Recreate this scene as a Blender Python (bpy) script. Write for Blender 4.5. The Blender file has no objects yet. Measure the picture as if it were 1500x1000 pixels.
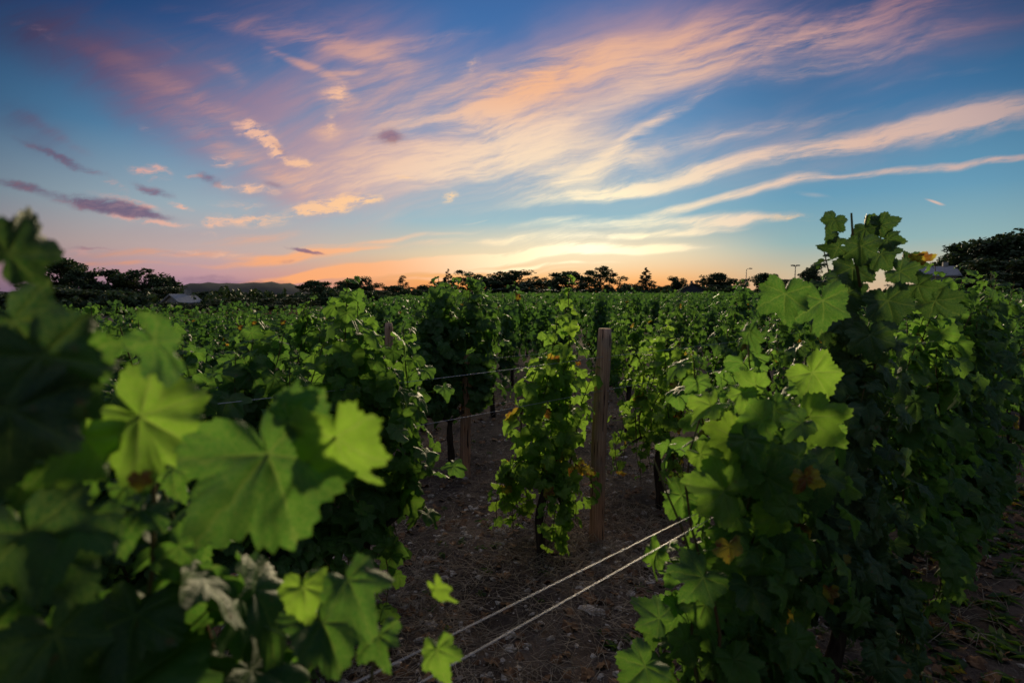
import bpy, math, random
import numpy as np
from mathutils import Vector, Matrix
R = math.radians
C = bpy.context.scene.collection
scene = bpy.context.scene

# ------------------------------------------------------------------ camera
H = 1.5; F = 833.3; PITCH = R(4.8)
cam_d = bpy.data.cameras.new('camera'); cam = bpy.data.objects.new('camera', cam_d); C.objects.link(cam)
cam.location = (0, 0, H); cam.rotation_euler = (R(90)-PITCH, 0, 0)
cam_d.sensor_width = 36; cam_d.lens = 20; cam_d.clip_start = .02; cam_d.clip_end = 12000
cam_d.dof.use_dof = True; cam_d.dof.focus_distance = 3.8; cam_d.dof.aperture_fstop = 3.6; cam_d.dof.aperture_blades = 0
scene.camera = cam

def ray(px, py):                       # world direction through a point of the 1500x1000 photograph
    x = (px-750)/F; y = -(py-500)/F
    return Vector((x, math.cos(PITCH)+y*math.sin(PITCH), -math.sin(PITCH)+y*math.cos(PITCH)))
def at(px, py, depth):
    d = ray(px, py); return Vector((0, 0, H)) + d*(depth/d.y)
def uv_of(px, py):
    d = ray(px, py); return d.x/d.y, d.z/d.y

# ------------------------------------------------------------------ world: dusk sky with cirrus
world = bpy.data.worlds.new('World'); scene.world = world; world.use_nodes = True
NT = world.node_tree
class NB:
    def __init__(s, nt): s.nt = nt; s.n = nt.nodes; s.l = nt.links
    def put(s, sock, v):
        if v is None: return
        if isinstance(v, (int, float)): sock.default_value = v
        elif isinstance(v, (tuple, list)):
            sock.default_value = tuple(v) if len(v) == len(sock.default_value) else tuple(v)+(1,)
        else: s.l.new(v, sock)
    def m(s, op, a, b=None, c=None, clamp=False):
        n = s.n.new('ShaderNodeMath'); n.operation = op; n.use_clamp = clamp
        for i, v in enumerate((a, b, c)): s.put(n.inputs[i], v)
        return n.outputs[0]
    def vm(s, op, a, b=None, out=0):
        n = s.n.new('ShaderNodeVectorMath'); n.operation = op
        s.put(n.inputs[0], a); s.put(n.inputs[1], b); return n.outputs[out]
    def comb(s, x, y, z=0.0):
        n = s.n.new('ShaderNodeCombineXYZ')
        for i, v in enumerate((x, y, z)): s.put(n.inputs[i], v)
        return n.outputs[0]
    def mix(s, f, a, b, mode='MIX'):
        n = s.n.new('ShaderNodeMixRGB'); n.blend_type = mode
        s.put(n.inputs[0], f); s.put(n.inputs[1], a); s.put(n.inputs[2], b); return n.outputs[0]
    def noise(s, v, scale, detail=4, rough=.5, out=0, dist=0.0):
        n = s.n.new('ShaderNodeTexNoise'); s.put(n.inputs['Vector'], v)
        n.inputs['Scale'].default_value = scale; n.inputs['Detail'].default_value = detail
        n.inputs['Roughness'].default_value = rough; n.inputs['Distortion'].default_value = dist
        return n.outputs[out]
    def ss(s, v, a, b, lo=0.0, hi=1.0, kind='SMOOTHSTEP'):
        n = s.n.new('ShaderNodeMapRange'); n.interpolation_type = kind
        s.put(n.inputs[0], v)
        for i, q in enumerate((a, b, lo, hi)): n.inputs[i+1].default_value = q
        return n.outputs[0]
    def ramp(s, v, stops, ease='LINEAR'):
        n = s.n.new('ShaderNodeValToRGB'); s.put(n.inputs[0], v); r = n.color_ramp; r.interpolation = ease
        while len(r.elements) < len(stops): r.elements.new(.5)
        for e, (p, c) in zip(r.elements, stops): e.position = p; e.color = tuple(c)+(1,)
        return n.outputs[0]
    def mapping(s, v, loc, rot, scale, kind='TEXTURE'):
        n = s.n.new('ShaderNodeMapping'); n.vector_type = kind; s.put(n.inputs[0], v)
        n.inputs[1].default_value = loc; n.inputs[2].default_value = rot; n.inputs[3].default_value = scale
        return n.outputs[0]
def srgb(r, g, b):
    f = lambda c: c/255/12.92 if c < 10.3 else ((c/255+.055)/1.055)**2.4
    return (f(r), f(g), f(b))

SUN_AZ = 7.0; SUN_EL = 9.0              # degrees right of straight ahead, above the horizon
def build_sky():
    for n in list(NT.nodes): NT.nodes.remove(n)
    b = NB(NT)
    tc = b.n.new('ShaderNodeTexCoord'); d = b.vm('NORMALIZE', tc.outputs['Generated'])
    sp = b.n.new('ShaderNodeSeparateXYZ'); b.l.new(d, sp.inputs[0]); x, y, z = sp.outputs
    ys = b.m('MAXIMUM', y, .12)
    u = b.m('DIVIDE', x, ys); v = b.m('DIVIDE', z, ys)
    el = b.m('DIVIDE', b.m('ARCSINE', z), R(90))            # 0 horizon .. 1 zenith
    azd = b.m('DIVIDE', b.m('ARCTAN2', x, y), R(180))       # -1..1
    # clear sky, its unseen zenith raised as added fill light
    mid = b.ramp(el, [(0, srgb(240, 146, 74)), (.018, srgb(244, 172, 96)), (.042, srgb(214, 192, 158)), (.078, srgb(148, 182, 192)),
                      (.14, srgb(98, 152, 190)), (.25, srgb(66, 112, 166)), (.38, srgb(52, 78, 136)), (.6, srgb(60, 82, 132)), (1, srgb(190, 194, 214))])
    lef = b.ramp(el, [(0, srgb(150, 122, 146)), (.020, srgb(186, 146, 152)), (.045, srgb(186, 166, 162)), (.085, srgb(150, 168, 178)),
                      (.15, srgb(86, 134, 170)), (.24, srgb(46, 90, 144)), (.34, srgb(36, 54, 102)), (.5, srgb(46, 64, 110)), (1, srgb(190, 194, 214))])
    rig = b.ramp(el, [(0, srgb(206, 172, 138)), (.022, srgb(192, 180, 152)), (.05, srgb(140, 172, 174)), (.095, srgb(100, 150, 176)),
                      (.17, srgb(64, 114, 156)), (.25, srgb(44, 82, 130)), (.34, srgb(40, 54, 98)), (.5, srgb(46, 62, 104)), (1, srgb(190, 194, 214))])
    wl = b.ss(azd, -.02, -.17); wr = b.ss(azd, .06, .16)
    base = b.mix(wr, b.mix(wl, mid, lef), rig)
    # dusk sky model blended in behind the camera, then brightened as added fill
    sk = b.n.new('ShaderNodeTexSky'); sk.sky_type = 'NISHITA'; sk.sun_disc = False
    sk.sun_elevation = R(3); sk.sun_rotation = R(SUN_AZ)
    skc = b.mix(1.0, sk.outputs[0], (.10, .10, .10), 'MULTIPLY')
    behind = b.ss(y, .05, -.35)
    base = b.mix(b.m('MULTIPLY', behind, .5), base, skc)
    base = b.mix(behind, base, b.mix(1.0, base, (2.3, 2.15, 2.1), 'MULTIPLY'))
    # warped sky coordinates
    uv = b.comb(u, v, 0.0)
    w1 = b.noise(uv, 3.2, 3, .55, out=1)
    w1 = b.vm('MULTIPLY', b.vm('SUBTRACT', w1, (.5, .5, .5)), (.13, .07, 0))
    uvw = b.vm('ADD', uv, w1)
    w2 = b.noise(uv, 17, 4, .6, out=1)
    uvp = b.vm('ADD', uv, b.vm('MULTIPLY', b.vm('SUBTRACT', w2, (.5, .5, .5)), (.06, .022, 0)))
    def strokes(vec, lst):                                  # the running sum rides in z, so the nodes are worked out one by one
        cur = vec
        for (px, py, L, W, ang, amp) in lst:
            cu, cv = uv_of(px, py)
            q = b.mapping(cur, (cu, cv, 0), (0, 0, R(ang)), (L/F, W/F, 1e6))
            s = b.ss(b.vm('LENGTH', q, out=1), 1.0, 0.0, 0, amp)
            cur = b.vm('ADD', cur, b.comb(0.0, 0.0, s))
        e = b.n.new('ShaderNodeSeparateXYZ'); b.l.new(cur, e.inputs[0]); return e.outputs[2]
    # fibrous texture: long threads, warped, running slightly up to the right
    uvs = b.vm('ADD', uv, b.vm('ADD', b.vm('MULTIPLY', w1, (1.0, 1.0, 0)), b.vm('MULTIPLY', b.vm('SUBTRACT', w2, (.5, .5, .5)), (.05, .007, 0))))
    t1 = b.mapping(uvs, (0, 0, 0), (0, 0, R(11)), (1.0, .14, 1))
    f1 = b.noise(t1, 4.2, 9, .66, dist=.15)
    t2 = b.mapping(uvw, (3, 1, 0), (0, 0, R(20)), (1.0, .22, 1))
    f2 = b.noise(t2, 3.0, 6, .6, dist=.5)
    fib = b.m('ADD', b.m('MULTIPLY', b.ss(f1, .30, .72), .62), b.m('MULTIPLY', b.ss(f2, .3, .7), .6))
    cirrus = strokes(uvw, [
        (790, 112, 170, 60, 14, .75), (720, 175, 190, 70, 12, .5), (1000, 62, 300, 75, 12, .62), (1150, 62, 330, 50, 17, .42), (1330, 18, 330, 48, 16, .85), (1290, 78, 360, 26, 14, .75),
        (640, 225, 260, 95, 12, .62), (880, 165, 300, 70, 20, .45), (540, 260, 240, 60, 8, .45), (800, 238, 250, 55, 8, .55), (560, 140, 260, 120, -15, .5), (250, 130, 260, 30, -24, .6), (420, 60, 300, 24, -12, .5), (330, 210, 240, 24, -26, .45), (620, 60, 200, 24, 10, .4),
        (330, 190, 330, 75, -24, .4), (120, 75, 280, 50, -24, .34), (420, 40, 260, 60, -10, .26), (945, 195, 170, 17, 30, .75), (840, 262, 240, 24, 8, .55),
        (1010, 62, 240, 40, 12, .3), (880, 280, 260, 17, 8, .9), (1080, 243, 300, 24, 10, .95), (1330, 196, 330, 34, 7, .95), (1480, 160, 220, 38, 5, .7),
        (1000, 212, 230, 26, 12, .5), (1180, 180, 330, 16, 12, .36), (1420, 108, 300, 12, 6, .3),
        (1130, 277, 170, 12, 9, .8), (1330, 246, 300, 10, 7, .85), (1500, 226, 180, 9, 4, .7), (1170, 258, 60, 14, 8, .7), (990, 300, 170, 11, 10, .7),
        (930, 322, 240, 13, 5, .8), (1090, 319, 130, 13, 2, .95), (1000, 337, 190, 8, 3, .7), (860, 346, 270, 14, 3, .9), (870, 364, 230, 15, 2, 1.7), (800, 374, 260, 8, 4, 1.2), (1040, 326, 150, 9, 4, .7),
        (720, 374, 300, 10, 4, 1.2), (630, 384, 290, 12, 6, 1.6), (760, 390, 200, 5, 2, 1.1), (560, 396, 260, 10, 4, 1.5), (680, 402, 220, 5, 3, 1.2), (560, 352, 210, 7, 6, .75), (430, 378, 190, 12, 6, .9), (500, 366, 200, 7, 5, .8),
        (370, 350, 150, 14, 8, .7), (260, 374, 200, 12, 0, .85), (180, 388, 200, 8, -2, .7), (470, 408, 220, 6, 3, .9),
        (335, 108, 55, 20, -30, .6), (430, 100, 90, 9, -22, .75), (490, 112, 60, 8, 6, .55), (385, 85, 30, 22, 60, .45), (492, 150, 34, 40, 70, .5), (230, 60, 130, 8, -25, .35),
        (485, 200, 40, 18, -10, .4), (1360, 290, 26, 4, -6, .8), (1190, 292, 60, 9, -8, .35), (60, 190, 120, 16, -28, .5),
        (690, 322, 50, 3, 14, .5), (590, 318, 60, 10, 4, .2), (700, 350, 140, 10, 6, .6), (800, 322, 150, 10, 6, .5),
    ])
    fine = b.noise(b.mapping(uvs, (1, 2, 0), (0, 0, R(12)), (1.0, .07, 1)), 11, 8, .7)
    shape = b.m('MULTIPLY', cirrus, b.m('ADD', b.m('ADD', b.m('MULTIPLY', fib, 1.15), b.m('MULTIPLY', b.ss(fine, .3, .7), .26)), -.06))
    haze_v = b.ss(shape, .09, 1.05)
    veil = strokes(uvw, [(560, 170, 360, 190, -10, .85), (330, 180, 400, 130, -24, .85), (120, 70, 380, 110, -22, .75), (1000, 50, 460, 130, 12, .95), (1350, 60, 400, 80, 12, .75),
        (720, 220, 380, 120, 8, .80), (540, 270, 330, 60, 5, .55), (1250, 195, 420, 70, 8, .50), (950, 240, 330, 70, 14, .5), (430, 30, 330, 90, -5, .55), (820, 378, 330, 22, 4, .5),
        (350, 345, 330, 50, 2, .35), (40, 190, 150, 50, -30, .5), (1130, 265, 300, 40, 9, .35)])
    veil = b.ss(b.m('MULTIPLY', veil, b.m('ADD', b.m('MULTIPLY', b.ss(f2, .25, .8), .75), b.m('MULTIPLY', b.noise(uvw, 2.6, 5, .55), .75))), 0, 1.05, 0, .82)
    # cloud colour by distance from the sunk sun
    su, sv = uv_of(865, 372)
    dq = b.vm('LENGTH', b.mapping(uv, (su, sv, 0), (0, 0, 0), (1.0, .62, 1)), out=1)
    ccol = b.ramp(b.ss(dq, 0, 1.25, kind='LINEAR'), [(0, (1.5, 1.32, .95)), (.09, (1.2, 1.0, .62)), (.18, srgb(250, 226, 190)), (.30, srgb(238, 204, 176)), (.46, srgb(222, 172, 146)),
                          (.62, srgb(178, 136, 142)), (.80, srgb(124, 98, 126)), (1, srgb(86, 74, 106))])
    # warmer to the left near the horizon, pearly to the right
    leftw = b.m('MULTIPLY', b.ss(u, .1, -.3), b.ss(v, .2, .02))
    ccol = b.mix(b.m('MULTIPLY', leftw, .8), ccol, srgb(250, 164, 96))
    rgt = b.m('MULTIPLY', b.ss(u, .15, .8), b.ss(v, .5, .3))
    ccol = b.mix(b.m('MULTIPLY', rgt, .6), ccol, srgb(214, 190, 176))
    # a strong orange core in the big band
    q = b.mapping(uv, (*uv_of(790, 120), 0), (0, 0, R(14)), (190/F, 70/F, 1))
    ccol = b.mix(b.m('MULTIPLY', b.ss(b.vm('LENGTH', q, out=1), 1, 0), .7), ccol, srgb(244, 176, 124))
    vcol = b.mix(.75, ccol, b.ramp(b.ss(dq, 0, 1.25, kind='LINEAR'), [(0, srgb(232, 214, 176)), (.18, srgb(206, 186, 176)), (.36, srgb(176, 150, 164)), (.55, srgb(134, 114, 146)), (.75, srgb(104, 88, 126)), (1, srgb(70, 64, 100))]))
    col = b.mix(veil, base, vcol)
    col = b.mix(b.m('MULTIPLY', haze_v, .9), col, ccol)
    # glow where the sun went down
    q = b.mapping(uv, (*uv_of(850, 372), 0), (0, 0, 0), (330/F, 60/F, 1))
    col = b.mix(b.ss(b.vm('LENGTH', q, out=1), 1, 0, 0, .5), col, (1.1, .92, .58))
    # low puffs, lit peach on one side and purple in their own shade
    fn = b.noise(b.mapping(uvp, (0, 0, 0), (0, 0, R(6)), (1, .30, 1)), 20, 7, .68)
    pk = strokes(uvp, [(a_, b_, c_*1.18, d_*1.25, e_, f_*1.1) for a_, b_, c_, d_, e_, f_ in [
        (490, 297, 78, 15, 8, 1.3), (445, 309, 34, 9, 10, .8), (380, 197, 42, 18, -30, 1.0), (415, 228, 46, 16, -32, .7), (450, 240, 40, 9, -10, .5), (328, 237, 26, 11, 0, 1.0), (658, 287, 19, 11, 20, 1.1),
        (370, 322, 78, 14, 0, .95), (220, 254, 42, 11, -8, .9), (190, 297, 70, 9, -16, .8), (232, 326, 60, 6, -8, .8), (165, 270, 30, 8, -30, .5), (312, 328, 24, 10, 0, .9),
        (306, 344, 22, 6, 0, .5), (490, 140, 26, 34, 60, .55), (485, 196, 34, 14, 10, .4), (595, 262, 26, 6, 0, .7), (330, 272, 30, 11, -10, .6), (385, 277, 40, 10, -10, .6), (268, 303, 24, 6, -15, .6),
        (688, 100, 26, 16, 40, .5), (215, 190, 22, 8, -30, .3), (240, 98, 14, 8, 0, .25), (55, 45, 40, 12, -20, .35), (572, 207, 26, 8, 0, .5), (1150, 318, 60, 9, 3, .5), (360, 186, 22, 12, -30, .9), (395, 210, 30, 12, -35, .8), (540, 290, 24, 8, 10, .9), (470, 310, 40, 7, 5, .8), (255, 300, 22, 6, -20, .8), (200, 322, 60, 6, -10, .9),
        (120, 300, 40, 6, -12, .7), (240, 246, 26, 7, -20, .8), (285, 256, 20, 6, -10, .6), (500, 130, 18, 12, 60, .6), (480, 180, 22, 12, 80, .5), (365, 276, 22, 9, 0, .7), (350, 300, 60, 10, 0, .4), (130, 370, 90, 8, 2, .6), (300, 374, 90, 8, -4, .6)]])
    pk = b.ss(b.m('MULTIPLY', pk, b.m('ADD', b.ss(fn, .28, .74, -.15, 1.25), .02)), .0, .95)
    pcol = b.ramp(b.ss(dq, .1, 1.1, kind='LINEAR'), [(0, srgb(255, 226, 170)), (.35, srgb(252, 200, 146)), (.7, srgb(226, 172, 158)), (1, srgb(176, 140, 156))])
    col = b.mix(b.m('MULTIPLY', pk, .85), col, pcol)
    dk = strokes(uvp, [(a_, b_, c_*1.15, d_*1.15, e_, f_) for a_, b_, c_, d_, e_, f_ in [
        (150, 300, 92, 15, -9, 1.2), (205, 314, 70, 10, -8, .9), (88, 232, 92, 9, -22, .8), (35, 274, 66, 11, -12, .8), (570, 201, 32, 15, 0, .8), (302, 262, 34, 12, -22, .7),
        (225, 279, 42, 9, -14, .8), (412, 218, 34, 8, -35, .4), (400, 271, 28, 7, -5, .45), (447, 368, 30, 4, -6, 1.1), (355, 414, 150, 9, -2, .55), (300, 405, 90, 5, 0, .3), (420, 385, 24, 4, 0, .4),
        (130, 365, 60, 4, 0, .4), (262, 372, 60, 6, -10, .25)]])
    dk = b.ss(b.m('MULTIPLY', dk, b.m('ADD', b.ss(fn, .2, .75), .22)), .03, .80)
    col = b.mix(b.m('MULTIPLY', dk, .85), col, b.mix(b.ss(fn, .4, .7), srgb(104, 84, 116), srgb(146, 112, 128)))
    far_ = b.m('MULTIPLY', b.ss(dq, .62, 1.3), b.ss(el, .8, .42))  # upper corners darkened in the sky's colour like a lens vignette
    col = b.mix(b.m('MULTIPLY', far_, .75), col, b.mix(1.0, col, (.18, .20, .27), 'MULTIPLY'))
    low = b.ss(z, 0, -.03)
    col = b.mix(low, col, (.03, .028, .02))
    bg = b.n.new('ShaderNodeBackground'); bg.inputs[1].default_value = 1.0; b.l.new(col, bg.inputs[0])
    out = b.n.new('ShaderNodeOutputWorld'); b.l.new(bg.outputs[0], out.inputs[0])
build_sky()
world.cycles.sampling_method = 'MANUAL'; world.cycles.sample_map_resolution = 512

sun_d = bpy.data.lights.new('sun', 'SUN'); sun = bpy.data.objects.new('sun', sun_d); C.objects.link(sun)
sun_d.energy = 3.4; sun_d.angle = R(14); sun_d.color = (1, .80, .50)
sd = Vector((math.sin(R(SUN_AZ))*math.cos(R(SUN_EL+4)), math.cos(R(SUN_AZ))*math.cos(R(SUN_EL+4)), math.sin(R(SUN_EL+4))))
sun.rotation_euler = sd.to_track_quat('Z', 'Y').to_euler()
scene.view_settings.view_transform = 'Standard'; scene.view_settings.look = 'None'
scene.view_settings.exposure = 0.12; scene.view_settings.gamma = 1.0
scene.render.engine = 'CYCLES'
cy = scene.cycles; cy.max_bounces = 5; cy.diffuse_bounces = 3; cy.glossy_bounces = 2; cy.transmission_bounces = 4
cy.transparent_max_bounces = 4; cy.use_denoising = True; cy.caustics_reflective = False; cy.caustics_refractive = False

# ------------------------------------------------------------------ tagging
def tag(o, label=None, cat=None, group=None, kind=None):
    if label: o['label'] = label
    if cat: o['category'] = cat
    if group: o['group'] = group
    if kind: o['kind'] = kind
    return o
def empty(name, loc, rz=0):
    o = bpy.data.objects.new(name, None); C.objects.link(o); o.location = loc; o.rotation_euler = (0, 0, rz)
    o.empty_display_size = .1; return o

# ------------------------------------------------------------------ mesh gathering
class Geo:
    """collects triangles with a 2-D leaf coordinate and one random number per vertex"""
    def __init__(s): s.v = []; s.f = []; s.u = []; s.r = []; s.n = 0
    def add(s, v, f, u=None, r=0.0):
        v = np.asarray(v, float).reshape(-1, 3); f = np.asarray(f, int).reshape(-1, 3)
        s.v.append(v); s.f.append(f+s.n); s.n += len(v)
        s.u.append(np.zeros((len(v), 2)) if u is None else np.asarray(u, float))
        s.r.append(np.full(len(v), r) if np.isscalar(r) else np.asarray(r, float))
    def mesh(s, name, mat, smooth=True, offset=None):
        v = np.concatenate(s.v); f = np.concatenate(s.f); u = np.concatenate(s.u); r = np.concatenate(s.r)
        if offset is not None: v = v-np.asarray(offset)
        me = bpy.data.meshes.new(name)
        me.vertices.add(len(v)); me.vertices.foreach_set('co', v.astype(np.float32).ravel())
        me.loops.add(f.size); me.loops.foreach_set('vertex_index', f.astype(np.int32).ravel())
        me.polygons.add(len(f)); me.polygons.foreach_set('loop_start', np.arange(0, f.size, 3, dtype=np.int32))
        me.polygons.foreach_set('loop_total', np.full(len(f), 3, dtype=np.int32))
        me.polygons.foreach_set('use_smooth', np.full(len(f), smooth, dtype=bool))
        uvl = me.uv_layers.new(name='leaf'); uvl.data.foreach_set('uv', u[f.ravel()].astype(np.float32).ravel())
        a = me.attributes.new('rnd', 'FLOAT', 'POINT'); a.data.foreach_set('value', r.astype(np.float32))
        me.materials.append(mat); me.update(calc_edges=True); me.validate()
        return me
    def obj(s, name, mat, parent=None, smooth=True, offset=None):
        o = bpy.data.objects.new(name, s.mesh(name, mat, smooth, offset)); C.objects.link(o)
        if parent is not None: o.parent = parent
        return o

def tube(g, pts, radii, sides=7, r=0.0, cap=True):
    P = [Vector(p) for p in pts]; n = len(P); vs = []
    ref = Vector((.3, .9, .1)).normalized()
    for i, p in enumerate(P):
        t = (P[min(i+1, n-1)]-P[max(i-1, 0)])
        t = t.normalized() if t.length > 1e-9 else Vector((0, 0, 1))
        a = t.cross(ref)
        a = a.normalized() if a.length > .05 else t.cross(Vector((1, 0, 0))).normalized()
        b = t.cross(a)
        rr = radii if np.isscalar(radii) else radii[i]
        for k in range(sides):
            th = 2*math.pi*k/sides; vs.append(p+(a*math.cos(th)+b*math.sin(th))*rr)
    fs = []
    for i in range(n-1):
        for k in range(sides):
            a0 = i*sides+k; a1 = i*sides+(k+1) % sides; b0 = a0+sides; b1 = a1+sides
            fs += [(a0, b0, a1), (a1, b0, b1)]
    if cap:
        vs += [P[0], P[-1]]; c0 = n*sides; c1 = c0+1
        for k in range(sides):
            fs.append((c0, k, (k+1) % sides)); fs.append((c1, (n-1)*sides+(k+1) % sides, (n-1)*sides+k))
    u = np.zeros((len(vs), 2)); u[:n*sides, 1] = np.repeat(np.linspace(0, 1, n), sides)
    g.add([tuple(v) for v in vs], fs, u, r)

# ------------------------------------------------------------------ the vine leaf
def leaf_shape(N, rings, seed, curl=1.0):
    """one lobed, toothed vine leaf: petiole joint at the origin, tip along +Y, face up +Z, unit size"""
    rg = np.random.RandomState(seed)
    th = np.linspace(-math.pi, math.pi, N, endpoint=False)+math.pi/N
    a = np.abs(th); jl = rg.uniform(.82, 1.12, 5); ja = rg.uniform(-.13, .13, 5)
    lob = [(ja[0], 1.0*jl[0], .56), (R(56)+ja[1], .93*jl[1], .50), (-R(56)+ja[2], .93*jl[2], .50), (R(108)+ja[3], .84*jl[3], .52), (-R(108)+ja[4], .84*jl[4], .52)]
    r = np.full(N, .66)
    for (c, h, w) in lob: r = np.maximum(r, h*(1-.34*np.clip(np.abs(th-c)/w, 0, 1.2)**1.35))
    r = np.where(a > R(136), .66*np.clip((math.pi-a)/R(44), 0, 1)**.55+.05, r)
    if N >= 40:
        k = 34 if N > 60 else 22; tooth = ((th/(2*math.pi)*k) % 1.0); r = r*(1+.115*(1-tooth-.5)*(a < R(158)))
        r *= 1+.05*np.sin(th*7+rg.rand()*6)
    elif N >= 18: r = r*(1+.06*np.where(np.arange(N) % 2 == 0, 1, -1)*(a < R(150)))
    ph = rg.rand(4)*6.28
    V = [[0, 0, 0]]; cup = rg.uniform(.05, .26)*curl; rec = rg.uniform(.05, .55)*curl; fold = rg.uniform(-.15, .55)*curl
    for j in range(1, rings+1):
        q = (j/rings)**.9; x = np.sin(th)*r*q; y = np.cos(th)*r*q; rr = r*q
        z = fold*np.abs(x)*(1-.3*q) - cup*rr**2 - rec*np.clip(y, 0, 2)**2 + .10*curl*np.sin(th*4+ph[0])*q*q + .05*curl*np.sin(th*9+ph[1])*q**3
        # surface between the main veins bulges a little
        z = z + (.055*np.abs(np.sin(th*3.2))*np.sin(q*math.pi) + .03*np.sin(x*13+ph[2])*np.sin(y*11+ph[3])*q)*min(curl, 1.3)
        V += np.stack([x, y, z], 1).tolist()
    V = np.array(V); UV0 = V[:, :2].copy(); bend = rg.uniform(-.22, .22); V[:, 0] += bend*V[:, 1]*np.abs(V[:, 1]); V[:, 2] += rg.uniform(-.25, .25)*curl*V[:, 0]*V[:, 1]
    Fc = []
    for k in range(N): Fc.append((0, 1+(k+1) % N, 1+k))
    for j in range(1, rings):
        o0 = 1+(j-1)*N; o1 = 1+j*N
        for k in range(N):
            k2 = (k+1) % N; Fc += [(o0+k, o0+k2, o1+k2), (o0+k, o1+k2, o1+k)]
    return V, np.array(Fc), UV0
LEAF = {3: [leaf_shape(120, 8, s) for s in range(12)], 2: [leaf_shape(45, 3, s+10) for s in range(9)],
        1: [leaf_shape(18, 2, s+20, 1.3) for s in range(5)], 0: [leaf_shape(9, 1, s+30, 1.6) for s in range(4)]}
for s_ in range(4): pass

def put_leaf(g, lod, pos, tip, nrm, size, rnd, rg, var=None, wx=1.0):
    L = LEAF[lod][rg.randrange(len(LEAF[lod])) if var is None else var % len(LEAF[lod])]
    t = Vector(tip).normalized(); n = Vector(nrm); n = (n-t*n.dot(t)); n = n.normalized() if n.length > 1e-6 else t.orthogonal().normalized()
    x = t.cross(n)
    M = np.array([x, t, n]).T
    V = L[0]*np.array([wx, 1, 1]) @ M.T * size + np.array(pos)
    g.add(V, L[1], L[2], rnd)

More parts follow.
